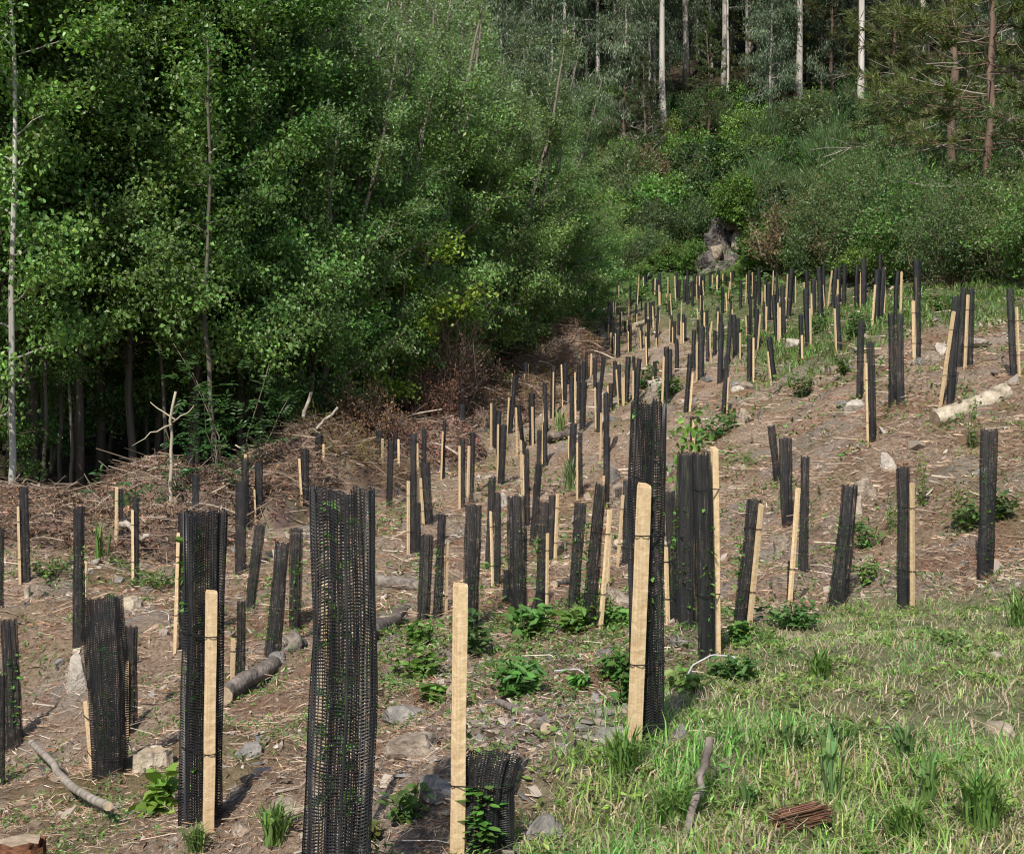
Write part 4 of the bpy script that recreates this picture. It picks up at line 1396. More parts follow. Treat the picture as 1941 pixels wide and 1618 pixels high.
put('leafy_bush', bush_bright, SF, ground_at(1520, 352), 'bright green bush right of the outcrop below the hanging eucalyptus', 'shrub', sc=.9, rz=2)
put('leafy_bush', bush_bright, SF, ground_at(1155, 260), 'bright green bush left of the tall pale trunk', 'shrub', sc=1.25, rz=3)
put('leafy_bush', bush_bright, SF, ground_at(1490, 330), 'bright green bush under the draped eucalyptus', 'shrub', sc=.8, rz=4)
for i, (px, d, s, j, lab) in enumerate([(1800, 33.5, .72, 0, 'tall willow bush right of the far guards'), (1868, 34, .8, 1, 'broad leafy bush behind the terrace grass'), (1935, 32.5, .72, 0, 'tall willow bush at the right edge of the terrace'),
        (1990, 30, .8, 1, 'leafy bush cut by right edge behind the terrace'), (1745, 38, .9, 1, 'leafy bush in shade behind the last far guards'), (1690, 46, 1.0, 0, 'grey-green willow bush left of the terrace bushes'),
        (1600, 51, .95, 0, 'grey-green willow bush behind the far row'), (1535, 55, .85, 1, 'leafy bush below the bright green bush'), (1850, 40, .85, 0, 'taller willow bush behind the terrace bushes'), (1940, 42, .95, 1, 'tall leafy bush below the big pine'),
        (1650, 58, 1.1, 1, 'leafy bush under the smooth pale pole'), (1470, 62, .9, 0, 'grey-green willow bush right of the outcrop')]):
    put('willow_bush', bush_wil[j], SF, on(px, d), lab, 'shrub', 'bushes behind the terrace', sc=s)

# hillside undergrowth: leaves nobody could count
g = np.random.default_rng(404)
m = 60000
d = np.exp(g.uniform(math.log(40), math.log(160), m))
X = (g.uniform(-250, 2200, m) - CX) / F * d
sel = ((d > 60) | ((X > 8) & (d > 33))) & (d > 57 - .7 * np.clip(X, 0, 40))
X, d = X[sel], d[sel]
m = len(X)
C = np.stack([X, d, hgt(X, d) + g.uniform(0, .7, m) ** 1.5], 1)
V, Q, c = leaves(C, nrm(g.normal(0, 1, (m, 3)) * [1, 1, .5]), nrm(g.normal(0, .5, (m, 3)) + [0, -.4, .7]), g.uniform(.15, .42, m), g.uniform(.08, .2, m), jitcol((.09, .14, .042), m, g, .35, .12))
link('undergrowth', mk('undergrowth', V, Q, None, c, [M_leaf]), kind='stuff', label='low green growth covering the hillside ground', category='undergrowth')

# ------------------------------------------------------------------ saplings inside the near guards
def sapling_mesh(seed, n=46, L=.06, W=.03, pinn=False):
    """unit-height sapling: stem and leaves within radius ~0.07 m, in metres"""
    g = np.random.default_rng(seed)
    z = np.linspace(0, 1, 8)
    P = np.stack([np.cumsum(g.normal(0, .008, 8)), np.cumsum(g.normal(0, .008, 8)), z], 1)
    B = Buf()
    V, Q, T = tube(P, .005 * (1 - .6 * z), 5, rng=g)
    B.add(V, Q, T, (.10, .075, .04))
    st = B.mesh('stem', [M_wood], True)
    zz = g.uniform(.15, 1.02, n)
    az = g.uniform(0, 6.28, n)
    r = g.uniform(.01, .06, n)
    C = np.stack([np.interp(zz, z, P[:, 0]) + np.cos(az) * r, np.interp(zz, z, P[:, 1]) + np.sin(az) * r, zz], 1)
    D = nrm(np.stack([np.cos(az), np.sin(az), g.normal(.1, .4, n)], 1))
    V, Q, c = leaves(C, D, nrm(g.normal(0, .4, (n, 3)) + [0, -.3, 1]), L * g.uniform(.6, 1.3, n), W * g.uniform(.7, 1.2, n), jitcol((.10, .22, .045), n, g, .25, .1), 'hex')
    return st, mk('leaves', V, Q, None, c, [M_leaf_small])
SAPM = [sapling_mesh(201 + i, 70 + 10 * i) for i in range(4)]
for i, (b, top, rad, d, k) in enumerate(SAP):
    lab = allg[k][2] or auto[k]
    o = thing('sapling', b, ('green sapling inside the ' + ' '.join(lab.replace('black net ', '').split()[:11])), 'sapling', 'saplings inside the net guards', i * 1.7)
    s = min(1.0, rad / .075)
    h = top.length * (.96 if k in (0, 1, 2) else .72)
    o.scale = (s, s, h)
    for nm, me in zip(('stem', 'leaves'), SAPM[i % 4]):
        link(nm, me, o)

# ------------------------------------------------------------------ brush piles
def brush_pile(c, rx, ry, h, rz, label, n=1300, seed=0, cols=((.20, .145, .105), (.30, .235, .18), (.16, .10, .07)), leaf=(.20, .12, .075), nleaf=2600, needles=0, big=4):
    g = np.random.default_rng(seed)
    root = thing('brush_pile', c, label, 'brush pile', 'brush piles along the wood edge', rz)
    cr, sr = math.cos(rz), math.sin(rz)
    lump = g.uniform(0, 6.28, 4)
    def top(x, y):
        q = np.clip(1 - (x / rx) ** 2 - (y / ry) ** 2, 0, 1)
        wx, wy = c.x + x * cr - y * sr, c.y + x * sr + y * cr
        return hgt(wx, wy) - c.z + h * q ** .6 * (.8 + .22 * np.sin(5 * x / rx + lump[0]) + .2 * np.sin(4 * y / ry + 3 * x / rx + lump[1]))
    # body of the heap
    nx, ny = 30, 16
    gx, gy = np.meshgrid(np.linspace(-1.02, 1.02, nx) * rx, np.linspace(-1.02, 1.02, ny) * ry)
    gz = top(gx, gy) - .10 + g.normal(0, .03, gx.shape)
    I = np.arange(ny - 1)[:, None] * nx + np.arange(nx - 1)[None]
    link('mound', mk('mound', np.stack([gx, gy, gz], -1).reshape(-1, 3), np.stack([I, I + 1, I + nx + 1, I + nx], -1).reshape(-1, 4), col=jitcol((.11, .078, .056), nx * ny, g, .3, .08), mats=[M_litter], smooth=True), root)
    def pts(k, lift):
        a, r = g.uniform(0, 6.28, k), np.sqrt(g.uniform(0, 1, k))
        x, y = np.cos(a) * r * rx, np.sin(a) * r * ry
        return np.stack([x, y, top(x, y) + lift], 1)
    P = pts(n, 0) + [0, 0, .0]
    P[:, 2] += g.uniform(-.06, .10, n)
    az = g.uniform(0, 6.28, n)
    ln = np.exp(g.normal(-.9, .5, n)).clip(.12, 1.5)
    D = np.stack([np.cos(az), np.sin(az), g.normal(.05, .28, n)], 1) * ln[:, None]
    r = np.exp(g.normal(-5.2, .45, n)).clip(.0025, .02)
    V, Q, kk = sticks(P - D / 2, P + D / 2, r, r * .5, g.normal(0, .09, n) * ln, g)
    cc = np.array(cols)[g.integers(0, len(cols), n)] * np.exp(g.normal(0, .3, (n, 1)))
    link('twigs', mk('twigs', V, Q, None, np.repeat(cc, kk, 0), [M_litter]), root, kind='stuff')
    C = pts(nleaf, 0)
    C[:, 2] += g.uniform(-.05, .08, nleaf)
    V, Q, c_ = leaves(C, nrm(g.normal(size=(nleaf, 3))), nrm(g.normal(0, .6, (nleaf, 3)) + [0, -.3, .8]), g.uniform(.04, .11, nleaf), g.uniform(.015, .05, nleaf), jitcol(leaf, nleaf, g, .4, .1))
    link('dry_leaves', mk('dry_leaves', V, Q, None, c_, [M_dry]), root, kind='stuff')
    if needles:
        C = pts(needles, 0)
        C[:, 2] += g.uniform(-.03, .12, needles)
        cl = C[g.integers(0, 60, needles)] + g.normal(0, .13, (needles, 3))
        V, Q, c_ = leaves(cl, nrm(g.normal(size=(needles, 3)) + [0, -.2, -.2]), nrm(g.normal(size=(needles, 3))), g.uniform(.12, .24, needles), .008, jitcol((.16, .12, .045), needles, g, .4, .15))
        link('dry_needles', mk('dry_needles', V, Q, None, c_, [M_dry]), root, kind='stuff')
    for q in range(big):                                     # single limbs one can pick out
        p = pts(1, .05)[0]
        a = g.uniform(0, 6.28)
        l_ = g.uniform(.7, 1.5)
        s_ = np.linspace(-.5, .5, 7)
        LP = np.stack([p[0] + math.cos(a) * s_ * l_, p[1] + math.sin(a) * s_ * l_, p[2] + s_ * l_ * g.uniform(-.1, .5) + .06 * np.cos(s_ * 4)], 1)
        B = Buf()
        V, Q, T = tube(LP, .028 * (1 - .5 * (s_ + .5)), 6, jit=.1, rng=g)
        B.add(V, Q, T, np.array([.36, .30, .24]) * np.exp(g.normal(0, .12, (len(V), 1))))
        link('limb', B.mesh('limb', [M_wood], True), root)
    return root
brush_pile(on(90, 19.6), 2.9, 1.3, .75, .05, 'long low brown brush pile at the far left edge of the wood', 2400, 301, nleaf=4500)
brush_pile(on(415, 22.6), 2.3, 1.5, 1.15, .35, 'tall brown brush pile with a curved pale limb, below the dark gap', 2300, 302, nleaf=4500, leaf=(.21, .125, .085))
brush_pile(on(610, 25.5), 2.1, 1.3, 1.1, .5, 'brush heap of cut pine boughs and pale sticks', 1700, 303, needles=5000, nleaf=2000)
brush_pile(on(765, 28.5), 1.9, 1.4, 1.1, .6, 'reddish brush heap of dry leafy branches', 1500, 304, leaf=(.23, .125, .095), nleaf=6000)
brush_pile(on(955, 33.5), 1.7, 1.2, .95, .7, 'brown brush heap beside the thin upright trunk', 1400, 305, nleaf=3000, needles=1500)
brush_pile(on(1040, 39.0), 1.9, 1.5, 1.6, .8, 'domed heap of dry bracken at the right end of the wood', 1400, 306, leaf=(.2, .13, .075), needles=5000)
for px, d, j, s, lab in [(700, 27.6, 0, .72, 'dead shrub with reddish brown leaves above the red brush heap'), (850, 32.5, 1, .95, 'hanging mass of dead twigs beneath the large willow'), (812, 31.0, 0, .75, 'dead brown leaved shrub under the hanging twigs'), (905, 34.5, 0, .8, 'small dead shrub right of the hanging twigs')]:
    put('dead_shrub', dead_bush[j], SF, on(px, d), lab, 'dead shrub', 'dead shrubs at the wood edge', sc=s)

# standing dead stem in front of the dark gap, with side twigs
g = np.random.default_rng(55)
def bent(p0, p1, r0, r1, wob, n_=11, k_=7, seed=0, jit=.03):
    gg = np.random.default_rng(seed)
    s = np.linspace(0, 1, n_)
    P = np.array(p0)[None] * (1 - s[:, None]) + np.array(p1)[None] * s[:, None]
    P = P + np.cumsum(gg.normal(0, wob, (n_, 3)), 0) * np.sin(s * math.pi)[:, None]
    return tube(P, r0 + (r1 - r0) * s, k_, jit=jit, rng=gg)
def single(name, parts, mat, label, cat, loc, group=None, smooth=True, col=(.4, .34, .26)):
    """one mesh object whose vertices are given in world space"""
    B = Buf()
    for V, Q, T in parts:
        B.add(V - np.array(loc), Q, T, np.asarray(col) * np.exp(RNG.normal(0, .12, (len(V), 1))))
    o = link(name, B.mesh(name, [mat], smooth))
    o.location = loc
    return tag(o, label, cat, group)
d0 = 20.6
b0 = on(322, d0)
single('dead_sapling', [bent(b0 - Vector((0, 0, .2)), at(333, 742, d0), .032, .02, .025, seed=1), bent(at(332, 795, d0), at(285, 762, d0 + .2), .016, .006, .02, 6, 5, 2),
       bent(at(328, 800, d0), at(368, 768, d0 - .1), .016, .006, .015, 6, 5, 3), bent(at(326, 805, d0), at(250, 845, d0 - .2), .016, .005, .03, 7, 5, 4)],
       M_wood, 'pale dead stem standing upright in front of the dark gap', 'dead stem', b0, col=(.30, .255, .19))
# elder with big feathered leaves at the gap
def pinnate(g, p, d, L, nl, col):
    """one compound leaf -> leaf arrays"""
    s = np.linspace(.25, 1, nl)
    d = nrm(d)
    side = nrm(np.cross(d, [0, 0, 1]))
    C, D = [], []
    for q in s:
        for sg_ in (-1, 1):
            base = p + d * L * q + np.array([0, 0, -.12 * L * q * q])
            dd = nrm(d * .55 + side * sg_ + np.array([0, 0, -.15]))
            C.append(base + dd * L * .18)
            D.append(dd)
    C.append(p + d * L * 1.15)
    D.append(d)
    n_ = len(C)
    return np.array(C), np.array(D), np.full(n_, L * .36), np.full(n_, L * .15)
def elder(loc, label, H, nleafs, seed, spread=1.0, col=(.04, .115, .03)):
    g = np.random.default_rng(seed)
    root = thing('elder_bush', loc, label, 'shrub', 'feathery leaved bushes at the dark gap')
    B, Cs, Ds, Ls, Ws = Buf(), [], [], [], []
    for i in range(5):
        tip = np.array([g.normal(0, .5) * spread, g.normal(-.3, .4) * spread, H * g.uniform(.6, 1)])
        V, Q, T = bent((0, 0, -.1), tip, .02, .006, .04, 8, 5, seed + i)
        B.add(V, Q, T, (.14, .12, .08))
        for q in range(nleafs // 5):
            t = g.uniform(.3, 1.0)
            p = tip * t + g.normal(0, .15, 3) * spread
            dd = np.array([g.normal(0, .8), g.normal(-.5, .5), g.normal(.1, .35)])
            C, D, L, W = pinnate(g, p, dd, g.uniform(.22, .36), 4, col)
            Cs.append(C); Ds.append(D); Ls.append(L); Ws.append(W)
    C, D, L, W = map(np.concatenate, (Cs, Ds, Ls, Ws))
    V, Q, c = leaves(C, D, nrm(g.normal(0, .2, (len(C), 3)) + [0, -.35, 1]), L, W, jitcol(col, len(C), g, .2, .07), 'hex')
    link('stems', B.mesh('stems', [M_wood], True), root)
    link('foliage', mk('foliage', V, Q, None, c, [M_leaf]), root)
elder(on(440, 22.9), 'feathery leaved bush reaching up in the dark gap behind the tall brush pile', 3.0, 150, 61, 1.5, (.06, .15, .045))
elder(on(255, 20.9), 'low feathery leaved bush left of the dead stem', 1.0, 40, 62, 1.0)
elder(on(405, 21.8), 'feathery leaved sprout behind crest of the tall brush pile', 1.45, 30, 63, .8)
elder(on(690, 30.0), 'broad feathery bush low in front of the willows', 4.2, 110, 64, 1.8, (.06, .125, .03))

# ------------------------------------------------------------------ stones
import bmesh
def stone_mesh(seed, lev=3, rough=.12, flat=1.0):
    """angular stone: icosphere cut by planes, then roughened"""
    g = np.random.default_rng(seed)
    bm = bmesh.new()
    bmesh.ops.create_icosphere(bm, subdivisions=lev, radius=1.0)
    V = np.array([v.co[:] for v in bm.verts])
    V = np.sign(V) * np.abs(V) ** .68
    T = np.array([[v.index for v in f.verts] for f in bm.faces])
    bm.free()
    for q in range(13):                                    # planar facets
        nn = nrm(g.normal(size=3))
        dcut = g.uniform(.5, .82)
        s = V @ nn
        V = V - np.outer(np.clip(s - dcut, 0, None), nn) * .96
    for lam, am in ((2.2, 1.0), (5.0, .6), (11.0, .35)):
        for q in range(4):
            k_ = nrm(g.normal(size=3)) * lam
            V = V * (1 + rough * am * .5 * np.sin(V @ k_ + g.uniform(0, 6.28)))[:, None]
    V[:, 2] *= flat
    return V, T
def stone(px, py, wpx, hpx, mat, label, seed, depth=.8, d=None, rz=None):
    b = ground_at(px, py) if d is None else on(px, d)
    w, h = wpx * b.y / F, hpx * b.y / F
    w, h = w * .9, h * .82
    V, T = stone_mesh(seed, 3 if wpx > 40 else 2)
    V = V / (V.max(0) - V.min(0)) * np.array([w, w * depth, h * 1.7])
    o = link('stone', mk('stone', V, None, T, mats=[mat], smooth=False))
    o.location = b + Vector((0, w * depth * .25, h * .2))
    o.rotation_euler = (0, 0, (seed % 5) * .12 - .2 if rz is None else rz)
    return tag(o, label, 'stone', 'stones lying on the slope')
ST = [
 (146, 1312, 48, 72, M_rock_pale, 'upright pale boulder beside the wide squat guard'),
 (1171, 1150, 62, 42, M_rock_tan, 'rounded tan boulder right of the leaning guard'),
 (1684, 892, 32, 36, M_rock_pale, 'round pale stone on the bank below the tall guards'),
 (1247, 738, 40, 30, M_rock_pale, 'white boulder half sunk on the middle slope'),
 (1845, 657, 78, 26, M_rock_pale, 'flat pale rock on the terrace right of the leaning stake'),
 (1398, 740, 30, 14, M_rock_pale, 'small flat stone near tall guard on middle slope'),
 (1417, 735, 34, 16, M_rock_tan, 'tan slab under the guard with stake at right'),
 (1393, 730, 26, 12, M_rock_grey, 'thin grey stone left of the tan slab'),
 (1345, 722, 34, 10, M_rock_grey, 'flat grey stone beside the wide middle guard'),
 (1413, 802, 46, 34, M_rock_tan, 'slanting pale stone at the top of the bank'),
 (1622, 778, 44, 24, M_rock_pale, 'pale stone at foot of the pair of guards on bank'),
 (1600, 770, 26, 14, M_rock_grey, 'grey stone left of the pale one on bank'),
 (1765, 690, 40, 30, M_rock_tan, 'blocky stone below the tallest right guard'),
 (1785, 672, 30, 24, M_rock_pale, 'pale stone between the tallest guard and leaning stake'),
 (1745, 690, 26, 14, M_rock_grey, 'grey slab by base of the tallest right guard'),
 (1508, 655, 36, 14, M_rock_pale, 'flat pale stone on the upper slope'),
 (1495, 575, 40, 14, M_rock_pale, 'flat pale stone behind the leaning far guard'),
 (178, 1070, 28, 16, M_rock_pale, 'pale round stone right of the slim left guard'),
 (225, 1105, 22, 14, M_rock_grey, 'small grey stone near the two staked left guards'),
 (262, 1075, 14, 9, M_rock_pale, 'small pale stone behind the staked left guards'),
 (186, 1052, 18, 9, M_rock_grey, 'little grey stone below the long brush pile'),
 (900, 950, 32, 22, M_rock_tan, 'tan stone in the hollow beside staked guard'),
 (955, 960, 24, 26, M_rock_pale, 'square pale stone behind the wide split guard'),
 (1165, 915, 30, 36, M_rock_grey, 'tilted grey slab left of the tall ribbed guard'),
 (1178, 935, 44, 28, M_rock_tan, 'low broad stone left of the tall ribbed guard'),
 (497, 1290, 70, 26, M_rock_grey, 'dark grey stone under the fallen log'),
 (525, 1262, 44, 30, M_rock_grey, 'grey block beneath leaning guard near the log'),
 (835, 1512, 88, 42, M_rock_grey, 'tilted grey slab left of the tall stake base'),
 (790, 1440, 120, 44, M_rock_tan, 'big tan rock half buried behind the huge front guard'),
 (1043, 1592, 92, 50, M_rock_grey, 'flat grey stone at the grass edge near the sagging guard'),
 (765, 1372, 110, 46, M_rock_grey, 'weathered grey rock below the green weeds'),
 (1155, 1405, 70, 40, M_rock_grey, 'grey rubble lump left of the stout stake'),
 (1290, 1398, 40, 30, M_rock_grey, 'dark grey stone right of the ribbed guard base'),
 (1195, 1430, 60, 32, M_rock_grey, 'grey rubble lump before the stout stake'),
 (1100, 1250, 28, 14, M_rock_pale, 'small white stone among weeds'),
 (1050, 1248, 36, 16, M_rock_grey, 'flat grey stone among weeds'),
 (1150, 1245, 40, 20, M_rock_grey, 'dark flat stone right of the white one'),
 (1905, 1390, 60, 24, M_rock_tan, 'low tan stone in grass at the right edge'),
 (1760, 1098, 34, 20, M_rock_tan, 'tan stone at foot of the bank by the right guard'),
 (1480, 1150, 40, 12, M_rock_tan, 'flat stone near the leaning staked guards'),
 (1650, 950, 60, 50, M_rock_tan, 'rock showing in the bank face above the grass'),
 (1620, 985, 50, 44, M_rock_tan, 'second rock showing in the bank face'),
 (1480, 1050, 40, 40, M_rock_tan, 'pale rock in bank behind the leaning stake'),
 (540, 1545, 80, 30, M_rock_tan, 'broad dusty rock left of the huge front guard'),
 (470, 1440, 60, 36, M_rock_grey, 'dark stone in shadow right of the broad guard'),
 (455, 1580, 60, 26, M_rock_tan, 'tan stone at bottom near the broad guard'),
 (75, 1035, 30, 14, M_rock_tan, 'tan stone by the left guards'),
 (1290, 1225, 40, 16, M_rock_grey, 'grey stone near the tall stake and white strap'),
]
for q, s in enumerate(ST):
    stone(*s[:5], s[5], 500 + q)

# rock outcrop on the hillside, built of several blocks
g = np.random.default_rng(77)
oc = ground_at(1378, 512)
orr = thing('rock_outcrop', oc, 'jagged grey and tan rock outcrop on the hillside below the round bush', 'rock')
for q, (px, py, w, h, dz, mt) in enumerate([(1342, 498, 46, 50, 0, M_outcrop), (1375, 455, 50, 100, 1.0, M_outcrop), (1404, 448, 30, 70, .5, M_rock_tan), (1350, 455, 34, 60, .6, M_outcrop), (1392, 488, 46, 50, .3, M_outcrop), (1412, 470, 26, 60, .7, M_outcrop), (1366, 506, 60, 30, -.3, M_outcrop), (1360, 430, 30, 40, .9, M_outcrop), (1336, 515, 40, 26, -.4, M_outcrop), (1400, 510, 50, 24, -.2, M_rock_tan), (1388, 422, 50, 36, .7, M_outcrop), (1358, 478, 30, 36, .1, M_rock_tan), (1380, 480, 30, 40, .6, M_outcrop)]):
    V, T = stone_mesh(600 + q, 3, .16)
    dd = oc.y + dz + .5
    V = V / (V.max(0) - V.min(0)) * np.array([w, w * .9, h]) * dd / F
    o = link('block', mk('block', V, None, T, mats=[mt]), orr)
    o.location = at(px, py + 6, dd) - oc
    o.rotation_euler = (.1 * (q % 3 - 1), .25 * ((q * 7) % 3 - 1), q * .4)

put('round_bush', bush_bright, SF, at(1392, 432, oc.y + .5), 'bright green round bush on top of the rock outcrop', 'shrub', sc=(.8, .7, .95), rz=1)
for q_, (px, py, s_, j_, lab) in enumerate([(1312, 520, .7, 0, 'leafy shrub hugging the left side of the outcrop'), (1440, 520, .75, 3, 'low shrub hugging the right side of the outcrop'), (1330, 440, .6, 0, 'shrub on the left shoulder of the outcrop'), (1430, 455, .6, 1, 'shrub on the right shoulder of the outcrop'), (1375, 536, .35, 3, 'low green growth at the foot of the outcrop'), (1405, 534, .35, 0, 'small leafy shrub at foot of the outcrop')]):
    put('outcrop_shrub', bush[j_], SF, ground_at(px, py), lab, 'shrub', 'shrubs around the outcrop', sc=s_)

# ------------------------------------------------------------------ logs, stumps, sticks
def log(p0, p1, r0, r1, mat, label, cat='log', seed=0, name='log', wob=.012, group='logs and cut wood on the slope', stubs=()):
    p0, p1 = Vector(p0), Vector(p1)
    root = thing(name, p0, label, cat, group)
    B = Buf()
    V, Q, T = bent((0, 0, 0), p1 - p0, r0, r1, wob, 12, 12, seed)
    B.add(V, Q, None, (.3, .25, .2))
    for q0, q1, rs in stubs:
        V2, Q2, T2 = bent(Vector(q0) - p0, Vector(q1) - p0, rs, rs * .6, .01, 5, 7, seed + 9)
        B.add(V2, Q2, T2, (.3, .25, .2))
    link('bark', B.mesh('bark', [mat], True), root)
    k_ = 12
    for e, (ring, cc) in enumerate(((V[:k_], V[:k_].mean(0)), (V[-k_:], V[-k_:].mean(0)))):
        Vc = np.concatenate([ring, cc[None]])
        T3 = np.array([[k_, (q + 1) % k_, q] if e == 0 else [k_, q, (q + 1) % k_] for q in range(k_)])
        link('cut_end', mk('cut_end', Vc, None, T3, mats=[M_cut]), root)
    return root
a0, a1 = ground_at(1772, 808), ground_at(1905, 752)
log(a0 + Vector((0, 0, .09)), a1 + Vector((0, 0, .05)), .115, .13, M_log_pale, 'thick pale barked log lying on the bank at right', seed=3, wob=.006, stubs=[(a0 * .6 + a1 * .4 + Vector((0, 0, .1)), a0 * .62 + a1 * .38 + Vector((-.1, -.16, .22)), .035)])
a0, a1 = ground_at(424, 1352), at(560, 1238, 11.6)
log(a0 + Vector((0, 0, .14)), a1 + Vector((0, 0, .04)), .075, .07, M_log_grey, 'dark fallen log with a torn root end beside the leaning guard', seed=4, wob=.012, stubs=[(a1, at(548, 1200, 11.6), .09), (a1, at(572, 1215, 11.7), .06), (a1, at(540, 1262, 11.5), .06)])
log(ground_at(690, 1222) + Vector((0, 0, .06)), ground_at(764, 1178) + Vector((0, 0, .12)), .11, .05, M_log_grey, 'splintered grey log end behind the huge front guard', seed=5, wob=.02)
log(ground_at(690, 1108) + Vector((0, 0, .06)), ground_at(800, 1118) + Vector((0, 0, .05)), .09, .08, M_log_grey, 'brown log lying behind the pair of grey guards', seed=6, wob=.01)
log(ground_at(60, 1442) + Vector((0, 0, .16)), ground_at(205, 1568) + Vector((0, 0, .10)), .028, .022, M_branch, 'pale cut branch slanting down at the lower left', seed=7, name='cut_branch', cat='branch', wob=.008)
log(ground_at(1095, 826) + Vector((0, 0, .1)), ground_at(1040, 838) + Vector((0, 0, .05)), .1, .07, M_log_grey, 'twisted grey root in the hollow', seed=8, name='old_root', cat='root', wob=.05)
log(ground_at(1137, 648) + Vector((0, 0, .1)), ground_at(1153, 643) + Vector((0, 0, .12)), .12, .12, M_log_pale, 'short pale log beside the first upper guards', seed=9)
log(ground_at(1200, 624) + Vector((0, 0, .1)), ground_at(1236, 608) + Vector((0, 0, .1)), .11, .11, M_log_pale, 'pale log lying across the upper slope', seed=10)
log(ground_at(1480, 735) + Vector((0, 0, .05)), ground_at(1440, 802) + Vector((0, 0, .04)), .03, .02, M_log_grey, 'thin weathered branch lying down the bank', seed=11, name='cut_branch', cat='branch', wob=.03)
log(ground_at(1050, 1115) + Vector((0, 0, .04)), ground_at(1090, 1106) + Vector((0, 0, .03)), .04, .03, M_log_grey, 'short dead branch between the guards behind the weeds', seed=12, name='cut_branch', cat='branch')
log(ground_at(945, 1350) + Vector((0, 0, .05)), ground_at(1035, 1395) + Vector((0, 0, .03)), .016, .022, M_log_grey, 'rotten broken branch right of the tall stake', seed=13, name='cut_branch', cat='branch', wob=.004)
log(ground_at(1170, 1038) + Vector((0, 0, .06)), ground_at(1205, 1045) + Vector((0, 0, .05)), .06, .05, M_log_pale, 'short pale log behind the ribbed guard', seed=14)
log(ground_at(1300, 1600) - Vector((0, 0, .05)), at(1345, 1400, 4.35), .011, .014, M_log_grey, 'thin bare stick standing in the grass at the bottom', seed=15, name='bare_stick', cat='stick', wob=.01)
log(ground_at(1895, 718) + Vector((0, 0, .06)), ground_at(1800, 690) + Vector((0, 0, .05)), .02, .012, M_log_grey, 'long thin branch on the terrace edge near right guards', seed=16, name='cut_branch', cat='branch', wob=.03)
log(on(270, 19.6) + Vector((-.1, -.6, .35)), on(300, 19.6) + Vector((.1, -.9, .1)), .05, .035, M_branch, 'curved pale limb on the tall brush pile', seed=17, name='cut_branch', cat='branch', wob=.05)
log(at(575, 790, 24.6), at(590, 742, 24.6), .035, .03, M_branch, 'pale upright stub on the pine bough heap', seed=18, name='cut_branch', cat='branch')
log(at(600, 812, 24.2), at(640, 772, 24.2), .03, .025, M_branch, 'pale slanting stick on the pine bough heap', seed=19, name='cut_branch', cat='branch')

def stump(px, py, w, h, mat, label, seed):
    b = ground_at(px, py)
    r, hh = w * b.y / F / 2, h * b.y / F
    root = thing('tree_stump', b, label, 'stump', 'cut stumps')
    g = np.random.default_rng(seed)
    k_ = 14
    th = np.arange(k_) * 2 * math.pi / k_
    rr_ = 1 + .16 * np.sin(3 * th + seed) + g.normal(0, .06, k_)
    lv = [(-.1, 1.35), (.1, 1.2), (.45 * hh, 1.02), (hh, .95)]
    V = np.concatenate([np.stack([np.cos(th) * rr_ * r * s, np.sin(th) * rr_ * r * s, np.full(k_, z) + (g.normal(0, .06 * hh, k_) if q == 3 else 0)], 1) for q, (z, s) in enumerate(lv)])
    i = np.arange(3)[:, None] * k_
    j = np.arange(k_)[None]
    Q = np.stack([i + j, i + (j + 1) % k_, i + k_ + (j + 1) % k_, i + k_ + j], -1).reshape(-1, 4)
    link('bark', mk('bark', V, Q, mats=[mat]), root)
    top = V[-k_:]
    link('cut_face', mk('cut_face', np.concatenate([top, top.mean(0)[None]]), None, [[k_, q, (q + 1) % k_] for q in range(k_)], mats=[M_cut]), root)
stump(288, 1452, 56, 30, M_log_pale, 'pale cut stump between the squat guard and broad guard', 21)
stump(238, 1150, 50, 20, M_log_pale, 'low wide stump behind the wide squat guard', 22)
stump(40, 1640, 80, 50, M_bark_red, 'dark red stump cut by the bottom left corner', 23)
stump(52, 1132, 9, 22, M_log_pale, 'little pale cut stub on the low ground at left', 24)
# fibrous bark chunk in the grass
b = ground_at(1518, 1566)
g = np.random.default_rng(31)
nb = 420
x0 = g.uniform(-.095, -.03, nb); x1 = g.uniform(.02, .095, nb)
yy_ = g.normal(0, .022, nb); zz_ = .028 + g.normal(0, .012, nb)
P0 = np.stack([x0, yy_, zz_ - .008], 1); P1 = np.stack([x1, yy_ + g.normal(0, .006, nb), zz_ + .012], 1)
V, Q, kk = sticks(P0, P1, np.full(nb, .0016), np.full(nb, .0014), g.normal(0, .003, nb), g)
o = link('bark_chunk', mk('bark_chunk', V, Q, None, np.repeat(jitcol((.105, .055, .032), nb, g, .35, .08), kk, 0), [M_litter]))
o.location = b
o.rotation_euler = (0, -.05, .15)
tag(o, 'fibrous reddish brown bark chunk lying in the grass at the bottom', 'bark chunk')
# white plastic strips
def strap(pts, r, label):
    P = [ground_at(x, y) + Vector((0, 0, z)) for x, y, z in pts]
    loc = P[0].copy()
    pp = np.array([tuple(p - loc) for p in P])
    s = np.linspace(0, len(pp) - 1, 24)
    sm = np.stack([np.interp(s, np.arange(len(pp)), pp[:, k]) for k in range(3)], 1)
    V, Q, T = tube(sm, r, 4, rng=RNG)
    B = Buf(); B.add(V, Q, T)
    o = link('plastic_strip', B.mesh('plastic_strip', [M_plastic]))
    o.location = loc
    tag(o, label, 'plastic strip', 'white plastic strips on the ground')
strap([(1298, 1290, .0), (1312, 1275, .04), (1350, 1262, .06), (1392, 1262, .05), (1400, 1272, .02)], .0036, 'white plastic strip arching beside the weeds near the tall stake')
strap([(1050, 1278, .02), (1095, 1278, .03), (1118, 1290, .02), (1112, 1302, .0)], .0035, 'thin white plastic strip curled among the weeds')
